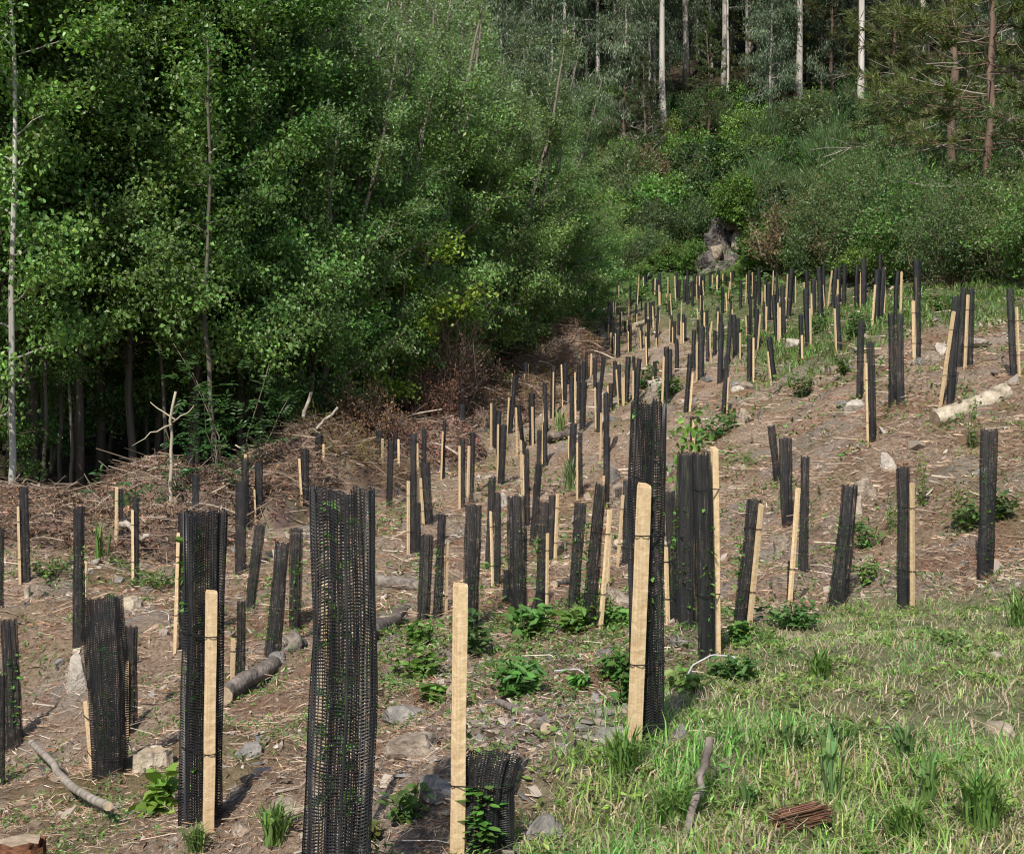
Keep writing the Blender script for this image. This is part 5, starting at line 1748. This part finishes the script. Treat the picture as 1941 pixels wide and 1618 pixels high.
strap([(1560, 1085, .02), (1590, 1120, .01), (1610, 1140, .0)], .003, 'thin pale strip hanging on the bank by the leaning guard')
strap([(428, 918, .25), (440, 938, .12), (452, 950, .05)], .03, 'white plastic scrap on the tall brush pile')
strap([(1236, 634, .05), (1240, 634, .06), (1244, 635, .05)], .05, 'white scrap on the upper slope')
for px, py, dz, lab in [(532, 882, .35, 'white scrap of paper low on the brush pile'), (556, 822, .3, 'white scrap on the pine bough heap')]:
    b = ground_at(px, py) + Vector((0, -.1, dz))
    V, T = stone_mesh(int(px), 2, .2, .8)
    o = link('paper_scrap', mk('paper_scrap', V * .055, None, T, mats=[M_plastic]))
    o.location = b
    tag(o, lab, 'scrap', 'white scraps on the brush piles')

# ------------------------------------------------------------------ grass, weeds, litter: what nobody could count
g = np.random.default_rng(88)
def blades(X, Y, h, w, lean, col, z0=0.0):
    n_ = len(X)
    az = g.uniform(0, 6.28, n_)
    b = np.stack([X, Y, hgt(X, Y) + z0], 1)
    dl = np.stack([np.cos(az), np.sin(az), 0 * az], 1)
    sd = np.stack([-np.sin(az + g.normal(0, .8, n_)), np.cos(az), 0 * az], 1) * (w / 2)[:, None]
    up = np.array([0, 0, 1.0])
    m_ = b + up * (h * .55)[:, None] + dl * (h * lean * .35)[:, None]
    t_ = b + up * (h * (1 - .35 * lean))[:, None] + dl * (h * lean)[:, None]
    V = np.stack([b - sd, b + sd, m_ + sd * .8, m_ - sd * .8, t_], 1).reshape(-1, 3)
    k = np.arange(n_)[:, None] * 5
    return V, k + np.array([[0, 1, 2, 3]]), k + np.array([[3, 2, 4]]), np.repeat(col, 5, 0)
def sample_grass(n_, ylo, yhi, xlo, xhi, test):
    X = g.uniform(xlo, xhi, n_ * 3); Y = np.exp(g.uniform(math.log(ylo), math.log(yhi), n_ * 3))
    s = g.uniform(0, 1, n_ * 3) < test(X, Y)
    return X[s][:n_], Y[s][:n_]
def patch(X, Y, l, o=0):
    return .5 + .25 * (np.sin(X * 6.28 / l + o) + np.sin(Y * 6.28 / (l * 1.3) + 2 * o) + np.sin((X + Y) * 6.28 / (l * .7) + 3 * o) + np.sin((X - .6 * Y) * 6.28 / (l * .45) + o))
def lush(X, Y):
    """grass grows thick and long in the near strip, thin and dry beyond"""
    near = np.clip((5.6 - Y) / .8, 0, 1)
    return grass_mask(X, Y) * np.clip(.08 + .5 * patch(X, Y, 1.5, 3).clip(0, 1) ** 1.5 + .85 * near * np.clip(1.5 * patch(X, Y, .8, 1) - .1, 0, 1) + .6 * np.clip(patch(X, Y, 1.1, 2) - .45, 0, 1), 0, 1)
BG = Buf()
X, Y = sample_grass(64000, 3.0, 11, -.6, 5.2, lush)
n_ = len(X)
near = np.clip((5.8 - Y) / 1.0, 0, 1)
h = (.036 + .055 * near * patch(X, Y, .7, 4).clip(0, 1.2)) * np.exp(g.normal(0, .35, n_))
hp = patch(X, Y, 1.7, 6).clip(0, 1)
dry = (g.uniform(0, 1, n_) < .16 + .45 * (1 - hp) - .1 * near)[:, None]
col = np.where(dry, jitcol((.42, .35, .22), n_, g, .25, .06), jitcol((.20, .335, .088), n_, g, .28, .1) * (np.array([[1.25, 1.08, 1.0]]) * (1 - hp[:, None]) + np.array([[.82, .98, .9]]) * hp[:, None]))
BG.add(*(lambda r: (r[0], r[1], r[2], r[3]))(blades(X, Y, h, g.uniform(.003, .0075, n_), g.uniform(.2, 1.1, n_), col)))
# short dry thatch lying on the turf
X, Y = sample_grass(22000, 3.0, 11, -.6, 5.2, grass_mask)
n_ = len(X)
BG.add(*blades(X, Y, g.uniform(.03, .09, n_), g.uniform(.002, .004, n_), g.uniform(1.5, 2.8, n_), jitcol((.44, .36, .25), n_, g, .3, .06)))
link('grass', BG.mesh('grass', [M_grass]), kind='stuff', label='short green and dry grass on the track at lower right', category='grass')
# terrace and far green
BG = Buf()
def tmask(X, Y):
    a = np.clip((X - 4.6) / 1.0, 0, 1) * np.clip((Y - (24.3 - .1 * X)) / 2.0, 0, 1) * (Y < 36) * (.35 + .65 * patch(X, Y, 2.2, 9).clip(0, 1))
    b = np.clip((Y - 40) / 8, 0, 1) * np.clip((X - 2.2) / 1, 0, 1) * patch(X, Y, 3, 5).clip(0, 1)
    return np.clip(np.maximum(a * .8, b * .22), 0, 1)
X, Y = sample_grass(26000, 18, 62, 2, 17, tmask)
n_ = len(X)
BG.add(*blades(X, Y, g.uniform(.1, .3, n_), g.uniform(.015, .035, n_), g.uniform(.2, .9, n_), jitcol((.12, .19, .05), n_, g, .3, .12)))
link('terrace_grass', BG.mesh('terrace_grass', [M_grass]), kind='stuff', label='green grass on the terrace and around the far guards', category='grass')

def slope_sample(n_, lo=3.2, hi=60, pad=0.0):
    Y = np.exp(g.uniform(math.log(lo), math.log(hi), n_))
    X = (g.uniform(-120, 2060, n_) - CX) / F * Y
    ok = (Y < wood_edge(X) + .3)
    gm_ = grass_mask(X, Y)
    ok &= g.uniform(0, 1, n_) > gm_ * (1 - pad)
    return X[ok], Y[ok]
# straw, needles and chips lying on the dug-over slope
BL_ = Buf()
X, Y = slope_sample(112000, pad=.08)
n_ = len(X)
sc_ = np.clip(Y / 9, .55, 2.6)
ln = g.uniform(.025, .11, n_) * sc_
az = g.uniform(0, 6.28, n_)
C = np.stack([X, Y, hgt(X, Y) + .006 + g.uniform(0, .018, n_) * sc_], 1)
D = nrm(np.stack([np.cos(az), np.sin(az), g.normal(0, .14, n_) + .1 * np.sin(az)], 1))
pal = np.array([(.43, .33, .24), (.33, .225, .15), (.17, .095, .055), (.52, .44, .35), (.36, .265, .19), (.24, .115, .062)])
col = pal[g.choice(6, n_, p=[.22, .18, .22, .15, .08, .15])] * np.exp(g.normal(0, .2, (n_, 1)))
V, Q, c = leaves(C, D, nrm(g.normal(0, .45, (n_, 3)) + [0, 0, 1]), ln, .0046 * sc_ * np.exp(g.normal(0, .5, n_)), col, 'rhomb', .0)
BL_.add(V, Q, None, c)
X, Y = slope_sample(14000, pad=.05)
n_ = len(X)
sc_ = np.clip(Y / 9, .6, 2.2)
az = g.uniform(0, 6.28, n_)
ln = np.exp(g.normal(-1.9, .5, n_)) * sc_
P = np.stack([X, Y, hgt(X, Y) + .012 * sc_], 1)
D = np.stack([np.cos(az), np.sin(az), g.normal(0, .1, n_)], 1) * ln[:, None]
r = .0028 * sc_ * np.exp(g.normal(0, .35, n_))
V, Q, kk = sticks(P - D / 2, P + D / 2, r, r * .6, g.normal(0, .07, n_) * ln, g)
BL_.add(V, Q, None, np.repeat(pal[g.choice(6, n_, p=[.28, .2, .18, .2, .1, .04])] * np.exp(g.normal(0, .25, (n_, 1))), kk, 0))
link('litter', BL_.mesh('litter', [M_litter]), kind='stuff', label='straw, twigs and bark chips strewn over the slope', category='litter')
BD = Buf()
m = 30000
Y = g.uniform(10.4, 19, m)
X = g.uniform(.8, 8.5, m)
kp = (patch(X, Y, 1.6, 12) * .6 + patch(X, Y, .6, 5) * .4 > .42) & (grass_mask(X, Y) < .3) & (np.abs(X) < .42 * Y)
X, Y = X[kp], Y[kp]
n_ = len(X)
az = g.uniform(0, 6.28, n_)
hh = g.uniform(0, .07, n_) * patch(X, Y, .6, 5).clip(0, 1)
C = np.stack([X, Y, hgt(X, Y) + .01 + hh], 1)
D = nrm(np.stack([np.cos(az), np.sin(az) - .5, g.normal(-.1, .3, n_)], 1))
pb = np.array([(.27, .155, .09), (.36, .25, .165), (.20, .10, .055), (.42, .31, .21)])
V, Q, c = leaves(C, D, nrm(g.normal(0, .6, (n_, 3)) + [0, -.3, 1]), g.uniform(.05, .2, n_), g.uniform(.003, .009, n_), pb[g.integers(0, 4, n_)] * np.exp(g.normal(0, .25, (n_, 1))), 'rhomb', 0)
BD.add(V, Q, None, c)
m = 42000
Y = np.exp(g.uniform(math.log(4.2), math.log(24), m))
X = (g.uniform(-80, 1250, m) - CX) / F * Y
kp = (patch(X, Y, 1.9, 4) * .5 + patch(X, Y, .7, 9) * .5 > .40) & (grass_mask(X, Y) < .3) & (Y < wood_edge(X) - 1)
X, Y = X[kp], Y[kp]
n_ = len(X)
az = g.uniform(0, 6.28, n_)
sc_ = np.clip(Y / 9, .5, 2.0)
C = np.stack([X, Y, hgt(X, Y) + .008 + sc_ * g.uniform(0, .035, n_)], 1)
D = nrm(np.stack([np.cos(az), np.sin(az), g.normal(0, .3, n_)], 1))
V, Q, c = leaves(C, D, nrm(g.normal(0, .6, (n_, 3)) + [0, -.3, 1]), sc_ * g.uniform(.04, .15, n_), sc_ * g.uniform(.002, .006, n_), pb[g.integers(0, 4, n_)] * np.exp(g.normal(0, .28, (n_, 1))), 'rhomb', 0)
BD.add(V, Q, None, c)
link('dead_bracken', BD.mesh('dead_bracken', [M_litter]), kind='stuff', label='reddish dead bracken and straw matted over the bank and slope', category='bracken')
# clods and gravel
BR = Buf()
X, Y = slope_sample(7000, pad=.04)
n_ = len(X)
sc_ = np.clip(Y / 9, .5, 2.0)
s = np.exp(g.normal(-4.5, .5, n_)) * sc_
oct_ = np.array([[x, y, z] for z in (-.6, .6) for y in (-.8, .8) for x in (-.9, .9)], float)
V = oct_[None] * s[:, None, None] * np.exp(g.normal(0, .3, (n_, 8, 3)))
tl = g.normal(0, .4, (n_, 2))
V[..., 2] += V[..., 0] * tl[:, :1] + V[..., 1] * tl[:, 1:]
a = g.uniform(0, 6.28, n_)
Vx = V[..., 0] * np.cos(a)[:, None] - V[..., 1] * np.sin(a)[:, None]
Vy = V[..., 0] * np.sin(a)[:, None] + V[..., 1] * np.cos(a)[:, None]
V = np.stack([Vx + X[:, None], Vy + Y[:, None], V[..., 2] + (hgt(X, Y) + s * .25)[:, None]], -1).reshape(-1, 3)
qd = np.array([[0, 2, 3, 1], [4, 5, 7, 6], [0, 1, 5, 4], [1, 3, 7, 5], [3, 2, 6, 7], [2, 0, 4, 6]])
T = (np.arange(n_)[:, None, None] * 8 + qd[None]).reshape(-1, 4)
gp = np.array([(.30, .25, .2), (.2, .185, .17), (.38, .33, .28), (.24, .18, .13)])
BR.add(V, T, None, np.repeat(gp[g.choice(4, n_, p=[.4, .15, .1, .35])] * np.exp(g.normal(0, .2, (n_, 1))), 8, 0))
link('gravel', BR.mesh('gravel', [M_litter]), kind='stuff', label='clods and small stones on the bare soil', category='gravel')
# slate shards around the big stakes
BS = Buf()
n_ = 1500
X = np.concatenate([g.normal(.25, .5, n_ // 2), g.uniform(-1.6, .4, n_ - n_ // 2)])
Y = np.concatenate([g.normal(5.3, .45, n_ // 2), g.uniform(4.6, 8.5, n_ - n_ // 2)])
kp = grass_mask(X, Y) < .6
X, Y = X[kp], Y[kp]
n_ = len(X)
s = np.exp(g.normal(-4.8, .6, n_)).clip(.003, .028)
V = oct_[None] * s[:, None, None] * np.array([1.3, 1.0, .35]) * np.exp(g.normal(0, .3, (n_, 8, 3)))
tl = g.normal(0, .35, (n_, 2))
V[..., 2] += V[..., 0] * tl[:, :1] + V[..., 1] * tl[:, 1:]
a = g.uniform(0, 6.28, n_)
Vx = V[..., 0] * np.cos(a)[:, None] - V[..., 1] * np.sin(a)[:, None]
Vy = V[..., 0] * np.sin(a)[:, None] + V[..., 1] * np.cos(a)[:, None]
V = np.stack([Vx + X[:, None], Vy + Y[:, None], V[..., 2] + (hgt(X, Y) + s * .2)[:, None]], -1).reshape(-1, 3)
gp = np.array([(.17, .158, .145), (.25, .222, .19), (.31, .262, .21)])
BS.add(V, (np.arange(n_)[:, None, None] * 8 + qd[None]).reshape(-1, 4), None, np.repeat(gp[g.integers(0, 3, n_)] * np.exp(g.normal(0, .2, (n_, 1))), 8, 0))
link('slate_shards', BS.mesh('slate_shards', [M_litter]), kind='stuff', label='grey slate shards and rubble around the front stakes', category='rubble')
# low weeds in patches
BW = Buf()
X, Y = slope_sample(10500, pad=.25)
pp = patch(X, Y, 2.6, 7) * .6 + patch(X, Y, .9, 3) * .4
s = pp > .55
X, Y = X[s], Y[s]
xe, ye = g.uniform(-1.4, 1.6, 2600), g.uniform(6.6, 12.2, 2600)
ke = patch(xe, ye, .8, 2) > .5
X, Y = np.concatenate([X, xe[ke]]), np.concatenate([Y, ye[ke]])
n_ = len(X)
k = 9
sc_ = np.clip(Y / 9, .7, 2.4)
Xc = np.repeat(X, k) + g.normal(0, .05, n_ * k) * np.repeat(sc_, k)
Yc = np.repeat(Y, k) + g.normal(0, .05, n_ * k) * np.repeat(sc_, k)
scl = np.repeat(sc_, k)
C = np.stack([Xc, Yc, hgt(Xc, Yc) + g.uniform(.005, .07, n_ * k) * scl], 1)
V, Q, c = leaves(C, nrm(g.normal(size=(n_ * k, 3)) * [1, 1, .5] + [0, 0, .25]), nrm(g.normal(0, .45, (n_ * k, 3)) + [0, 0, 1]), g.uniform(.02, .055, n_ * k) * scl, g.uniform(.008, .024, n_ * k) * scl, jitcol((.115, .19, .048), n_ * k, g, .3, .12))
BW.add(V, Q, None, c)
link('weeds', BW.mesh('weeds', [M_leaf_small]), kind='stuff', label='low green weeds scattered over the slope', category='weeds')

BW = Buf()
X, Y = sample_grass(2600, 3.2, 10.8, -.2, 5.0, lambda X, Y: grass_mask(X, Y) * (patch(X, Y, 1.3, 8) > .52))
n_ = len(X)
k = 7
Xc = np.repeat(X, k) + g.normal(0, .02, n_ * k)
Yc = np.repeat(Y, k) + g.normal(0, .02, n_ * k)
C = np.stack([Xc, Yc, hgt(Xc, Yc) + g.uniform(.008, .05, n_ * k)], 1)
V, Q, c = leaves(C, nrm(g.normal(size=(n_ * k, 3)) * [1, 1, .5] + [0, 0, .3]), nrm(g.normal(0, .4, (n_ * k, 3)) + [0, 0, 1]), g.uniform(.02, .06, n_ * k), g.uniform(.008, .02, n_ * k), jitcol((.15, .25, .06), n_ * k, g, .3, .12))
BW.add(V, Q, None, c)
link('turf_weeds', BW.mesh('turf_weeds', [M_leaf_small]), kind='stuff', label='small broad-leaved weeds growing through the grass', category='weeds')
# ------------------------------------------------------------------ single plants one can pick out
def herb(px, py, w, h, label, seed, L=.06, W=.035, n=160, col=(.105, .205, .042), name='leafy_weed', cat='plant', shape='hex', grassy=False, stem=(.1, .12, .04)):
    b = ground_at(px, py)
    g = np.random.default_rng(seed)
    R, H = w * b.y / F / 2, h * b.y / F
    root = thing(name, b, label, cat, 'single plants on the slope')
    if grassy:
        az = g.uniform(0, 6.28, n)
        b0 = np.stack([g.normal(0, R * .15, n), g.normal(0, R * .15, n), np.zeros(n)], 1)
        out = np.stack([np.cos(az), np.sin(az), 0 * az], 1) * (R * g.uniform(.2, 1.1, n))[:, None]
        sd = np.stack([-np.sin(az), np.cos(az), 0 * az], 1) * (W / 2)
        hh = H * g.uniform(.5, 1.05, n)
        m_ = b0 + out * .4 + np.array([0, 0, 1.0]) * (hh * .75)[:, None]
        t_ = b0 + out + np.array([0, 0, 1.0]) * (hh * g.uniform(.7, 1.1, n))[:, None]
        V = np.stack([b0 - sd * .6, b0 + sd * .6, m_ + sd, m_ - sd, t_], 1).reshape(-1, 3)
        k = np.arange(n)[:, None] * 5
        link('blades', mk('blades', V, k + np.array([[0, 1, 2, 3]]), k + np.array([[3, 2, 4]]), np.repeat(jitcol(col, n, g, .25, .08), 5, 0), [M_grass]), root)
        return root
    ns = 9
    a = g.uniform(0, 6.28, ns)
    tip = np.stack([np.cos(a) * R * g.uniform(.2, .8, ns), np.sin(a) * R * g.uniform(.2, .8, ns), H * g.uniform(.5, .95, ns)], 1)
    p0 = tip * [.15, .15, 0] - [0, 0, .02]
    V, Q, kk = sticks(p0, tip, np.full(ns, .0035), np.full(ns, .0018), g.normal(0, .03, ns), g)
    link('stems', mk('stems', V, Q, None, np.tile(np.asarray(stem), (len(V), 1)), [M_wood]), root)
    ow = g.integers(0, ns, n)
    t = g.uniform(.15, 1.05, n)[:, None]
    C = p0[ow] * (1 - t) + tip[ow] * t + g.normal(0, 1, (n, 3)) * [R * .22, R * .22, H * .07]
    C[:, 2] = np.abs(C[:, 2]) + .004
    D = nrm(g.normal(0, .8, (n, 3)) * [1, 1, .4] + nrm(C * [1, 1, 0]) * .6)
    V, Q, c = leaves(C, D, nrm(g.normal(0, .35, (n, 3)) + [0, -.25, 1]), L * g.uniform(.6, 1.3, n), W * g.uniform(.7, 1.2, n), jitcol(col, n, g, .22, .08), shape)
    link('foliage', mk('foliage', V, Q, None, c, [M_leaf_small]), root)
    return root
herb(290, 1548, 110, 100, 'bright green leafy seedling at the lower left beside the cut branch', 701, .095, .075, 52, (.16, .30, .05))
herb(985, 1318, 150, 70, 'dense bright weed clump right of the tall stake', 702, .09, .028, 260, (.09, .18, .04))
herb(900, 1240, 110, 90, 'dark leafy weed left of the weed clump behind the stake', 703, .09, .05, 90, (.05, .11, .03))
herb(1010, 1205, 120, 60, 'leafy weed in front of the wide split guard', 704, .10, .055, 120)
herb(1090, 1195, 100, 50, 'broad weed patch below the leaning guard', 705, .09, .05, 140)
herb(1170, 1190, 80, 44, 'weed patch beside the leaning stake foot', 706, .08, .045, 120)
herb(800, 1225, 90, 50, 'weed patch under the pair of grey guards', 707, .08, .05, 120)
herb(790, 1285, 110, 50, 'low weed in front of the splintered log', 708, .08, .045, 120)
herb(830, 1330, 80, 40, 'low broad-leaved weed behind the tall stake', 709, .09, .06, 60)
herb(1182, 1340, 60, 130, 'upright leafy weed growing against the ribbed guard', 710, .055, .035, 120, (.07, .14, .03))
herb(1165, 1290, 70, 60, 'small weed left of the ribbed guard', 711, .06, .03, 90)
herb(1100, 1310, 60, 40, 'weed beside the curled white strip', 712, .06, .03, 80)
herb(1395, 1300, 110, 60, 'feathery green weed under the arching white strip', 713, .05, .03, 200, (.07, .15, .04))
herb(1300, 1310, 80, 40, 'pale green weed right of the ribbed guard', 714, .05, .035, 120, (.14, .21, .05))
herb(1500, 1190, 150, 56, 'spreading fern-like weed at the foot of leaning stakes', 715, .06, .03, 260, (.06, .13, .03))
herb(1400, 1225, 60, 50, 'weed at the foot of the leaning staked guard', 716, .07, .04, 90)
herb(1556, 1292, 90, 70, 'tuft of strap-like leaves in the middle of the grass', 717, W=.012, n=70, col=(.11, .2, .04), grassy=True, name='plantain_tuft')
herb(1500, 1430, 150, 75, 'spreading plantain rosette in the near grass', 718, W=.012, n=44, col=(.11, .19, .06), grassy=True, name='plantain_tuft')
herb(1590, 1425, 150, 70, 'second plantain rosette right of the first', 719, W=.012, n=46, col=(.10, .18, .055), grassy=True, name='plantain_tuft')
herb(1720, 1450, 140, 90, 'plantain rosette with long arching leaves at right', 720, W=.012, n=40, col=(.11, .19, .06), grassy=True, name='plantain_tuft')
herb(1575, 1520, 110, 150, 'plantain with one tall upright leaf above the bark chunk', 721, W=.013, n=26, col=(.16, .25, .09), grassy=True, name='plantain_tuft')
herb(1760, 1540, 90, 130, 'plantain with broad leaves in the near grass at right', 722, W=.013, n=30, col=(.14, .24, .07), grassy=True, name='plantain_tuft')
herb(1415, 1540, 70, 70, 'short plantain tuft right of the bare stick', 723, W=.018, n=20, col=(.09, .17, .05), grassy=True, name='plantain_tuft')
herb(520, 1600, 120, 90, 'grass tuft left of the huge front guard', 724, W=.008, n=110, col=(.14, .23, .06), grassy=True, name='grass_tuft')
herb(370, 1615, 90, 60, 'grass tuft at the bottom below the broad guard', 725, W=.007, n=90, col=(.15, .22, .07), grassy=True, name='grass_tuft')
herb(770, 1560, 110, 70, 'weedy tuft right of the huge front guard', 726, .05, .025, 90, (.08, .15, .035))
herb(700, 1590, 60, 40, 'small weed at the foot of the huge front guard', 727, .05, .025, 60, (.12, .13, .04))
herb(1180, 1480, 130, 110, 'tall grass tuft in front of the stout stake', 728, W=.008, n=160, col=(.14, .24, .06), grassy=True, name='grass_tuft')
herb(1280, 1560, 140, 90, 'grass tuft left of the bare stick', 729, W=.008, n=140, col=(.15, .25, .06), grassy=True, name='grass_tuft')
herb(1860, 1580, 160, 130, 'tall grass tuft at the lower right corner', 730, W=.009, n=170, col=(.14, .25, .06), grassy=True, name='grass_tuft')
herb(1720, 1600, 140, 90, 'grass tuft at the bottom right of the bark chunk', 731, W=.008, n=150, col=(.15, .25, .06), grassy=True, name='grass_tuft')
herb(1640, 1110, 60, 60, 'weed at foot of the bank beside the leaning wide guard', 732, .07, .03, 80)
herb(1520, 752, 62, 56, 'green shrublet with brownish tips on the middle of the bank', 733, .08, .05, 190, (.05, .10, .025))
herb(1600, 712, 44, 34, 'small green shrublet higher on the bank', 734, .08, .05, 130, (.07, .14, .03))
herb(1350, 838, 110, 70, 'leafy weeds behind the ribbed guard on the bank', 735, .09, .06, 220, (.06, .13, .03))
herb(1392, 812, 70, 40, 'weeds at foot of the slim dark leaning guard', 736, .09, .05, 120, (.07, .14, .03))
herb(1262, 756, 60, 50, 'green bush beside the white boulder', 737, .1, .07, 150, (.06, .125, .03))
herb(1222, 735, 60, 50, 'green bush behind the white boulder', 738, .1, .07, 150, (.055, .12, .03))
herb(1282, 745, 40, 30, 'small weed right of the white boulder', 739, .1, .06, 90)
herb(1830, 1005, 90, 70, 'weeds on the bank left of the right dark guard', 740, .08, .04, 160, (.07, .14, .035))
herb(1900, 985, 80, 60, 'weeds on the bank at the right edge', 741, .08, .04, 150, (.06, .12, .03))
herb(1640, 1040, 80, 70, 'fern growing on the bank above the grass', 742, .09, .025, 150, (.085, .17, .035), name='fern')
herb(1840, 850, 46, 100, 'upright fern below the pale log', 743, .08, .02, 120, (.14, .19, .06), name='fern')
herb(1748, 960, 30, 110, 'upright pale fern right of the slim bank stake', 744, .06, .018, 90, (.14, .2, .05), name='fern')
herb(1690, 1010, 30, 80, 'small fern right of the bank guard', 745, .06, .018, 70, (.1, .19, .04), name='fern')
herb(1550, 630, 50, 40, 'green weeds at the foot of the two far dark guards', 746, .12, .06, 110, (.06, .13, .035))
herb(1270, 590, 50, 36, 'leafy weed among the upper guards', 747, .14, .09, 110, (.07, .15, .03))
herb(1215, 570, 60, 40, 'leafy weeds before the farthest row', 748, .16, .1, 130, (.085, .17, .035))
herb(1620, 640, 60, 50, 'dark green weeds right of the leaning far guard', 749, .12, .07, 120, (.05, .11, .025))
herb(1780, 590, 90, 40, 'dark weed patch on the terrace beside the tallest guard', 750, .1, .06, 150, (.06, .125, .03))
herb(1400, 645, 40, 40, 'weeds at foot of the cluster below the outcrop', 751, .12, .06, 80)
herb(1080, 930, 60, 70, 'pale grass tuft in the hollow', 752, W=.02, n=60, col=(.15, .2, .08), grassy=True, name='grass_tuft')
herb(1062, 820, 50, 50, 'grass tuft beside the twisted root', 753, W=.02, n=50, col=(.17, .23, .08), grassy=True, name='grass_tuft')
herb(985, 790, 40, 50, 'bright broad weed among guards near the brush heap', 754, .13, .09, 80, (.09, .19, .04))
herb(745, 860, 60, 80, 'bright green shrublet beside the brush heap guards', 755, .09, .06, 150, (.07, .16, .03))
herb(100, 1095, 110, 50, 'weed patch at foot of the left staked guard', 756, .08, .03, 160, (.09, .16, .04))
herb(300, 1115, 120, 40, 'weed patch right of the staked left guards', 757, .07, .03, 160, (.08, .15, .035))
herb(190, 1065, 60, 90, 'tuft of long blades behind the slim left guard', 758, W=.025, n=16, col=(.12, .2, .05), grassy=True, name='grass_tuft')
herb(1930, 1190, 90, 70, 'grass tuft by the bank at the right edge', 759, W=.01, n=90, col=(.12, .2, .05), grassy=True, name='grass_tuft')
herb(1800, 1230, 110, 40, 'low clover-like patch in the grass', 760, .03, .025, 160, (.09, .17, .04))
# leafy sapling beside the ribbed guard, leaning into the light
b = ground_at(1296, 1050)
sp = thing('leafy_sapling', b, 'leafy sapling with drooping bright leaves right of the ribbed guard', 'sapling')
g = np.random.default_rng(66)
B = Buf()
tip = at(1312, 800, b.y) - b
V, Q, T = bent((0, 0, -.05), tip, .012, .004, .02, 9, 6, 12)
B.add(V, Q, T, (.2, .13, .07))
link('stem', B.mesh('stem', [M_wood], True), sp)
n_ = 70
t = g.uniform(.45, 1.02, n_)[:, None]
C = np.array(tip)[None] * t + g.normal(0, .11, (n_, 3))
V, Q, c = leaves(C, nrm(g.normal(0, .5, (n_, 3)) + [0, -.2, -.7]), nrm(g.normal(0, .4, (n_, 3)) + [0, -.8, .5]), .10 * g.uniform(.7, 1.2, n_), .065, jitcol((.10, .20, .035), n_, g, .25, .08), 'hex')
link('leaves', mk('leaves', V, Q, None, c, [M_leaf_small]), sp)
# thin twig of the sapling rising out of the sagging guard beside the tall stake
b = at(900, 1600, 4.2); b.z = float(hgt(b.x, b.y))
sp = thing('oak_seedling', b, 'thin dark seedling rising beside the tall stake above the sagging guard', 'sapling')
B = Buf()
tip = at(882, 1325, 4.16) - b
V, Q, T = bent((0, 0, -.05), tip, .004, .0015, .004, 9, 5, 14)
B.add(V, Q, T, (.16, .11, .06))
link('stem', B.mesh('stem', [M_wood], True), sp)
n_ = 34
t = np.concatenate([g.uniform(.95, 1.03, 12), g.uniform(.7, .8, 9), g.uniform(.55, .66, 13)])[:, None]
C = np.array(tip)[None] * t + g.normal(0, .014, (n_, 3))
V, Q, c = leaves(C, nrm(g.normal(0, .8, (n_, 3)) + [0, 0, .3]), nrm(g.normal(0, .6, (n_, 3)) + [0, -.5, .5]), .028, .014, jitcol((.14, .15, .05), n_, g, .3, .1), 'rhomb')
link('leaves', mk('leaves', V, Q, None, c, [M_leaf_small]), sp)
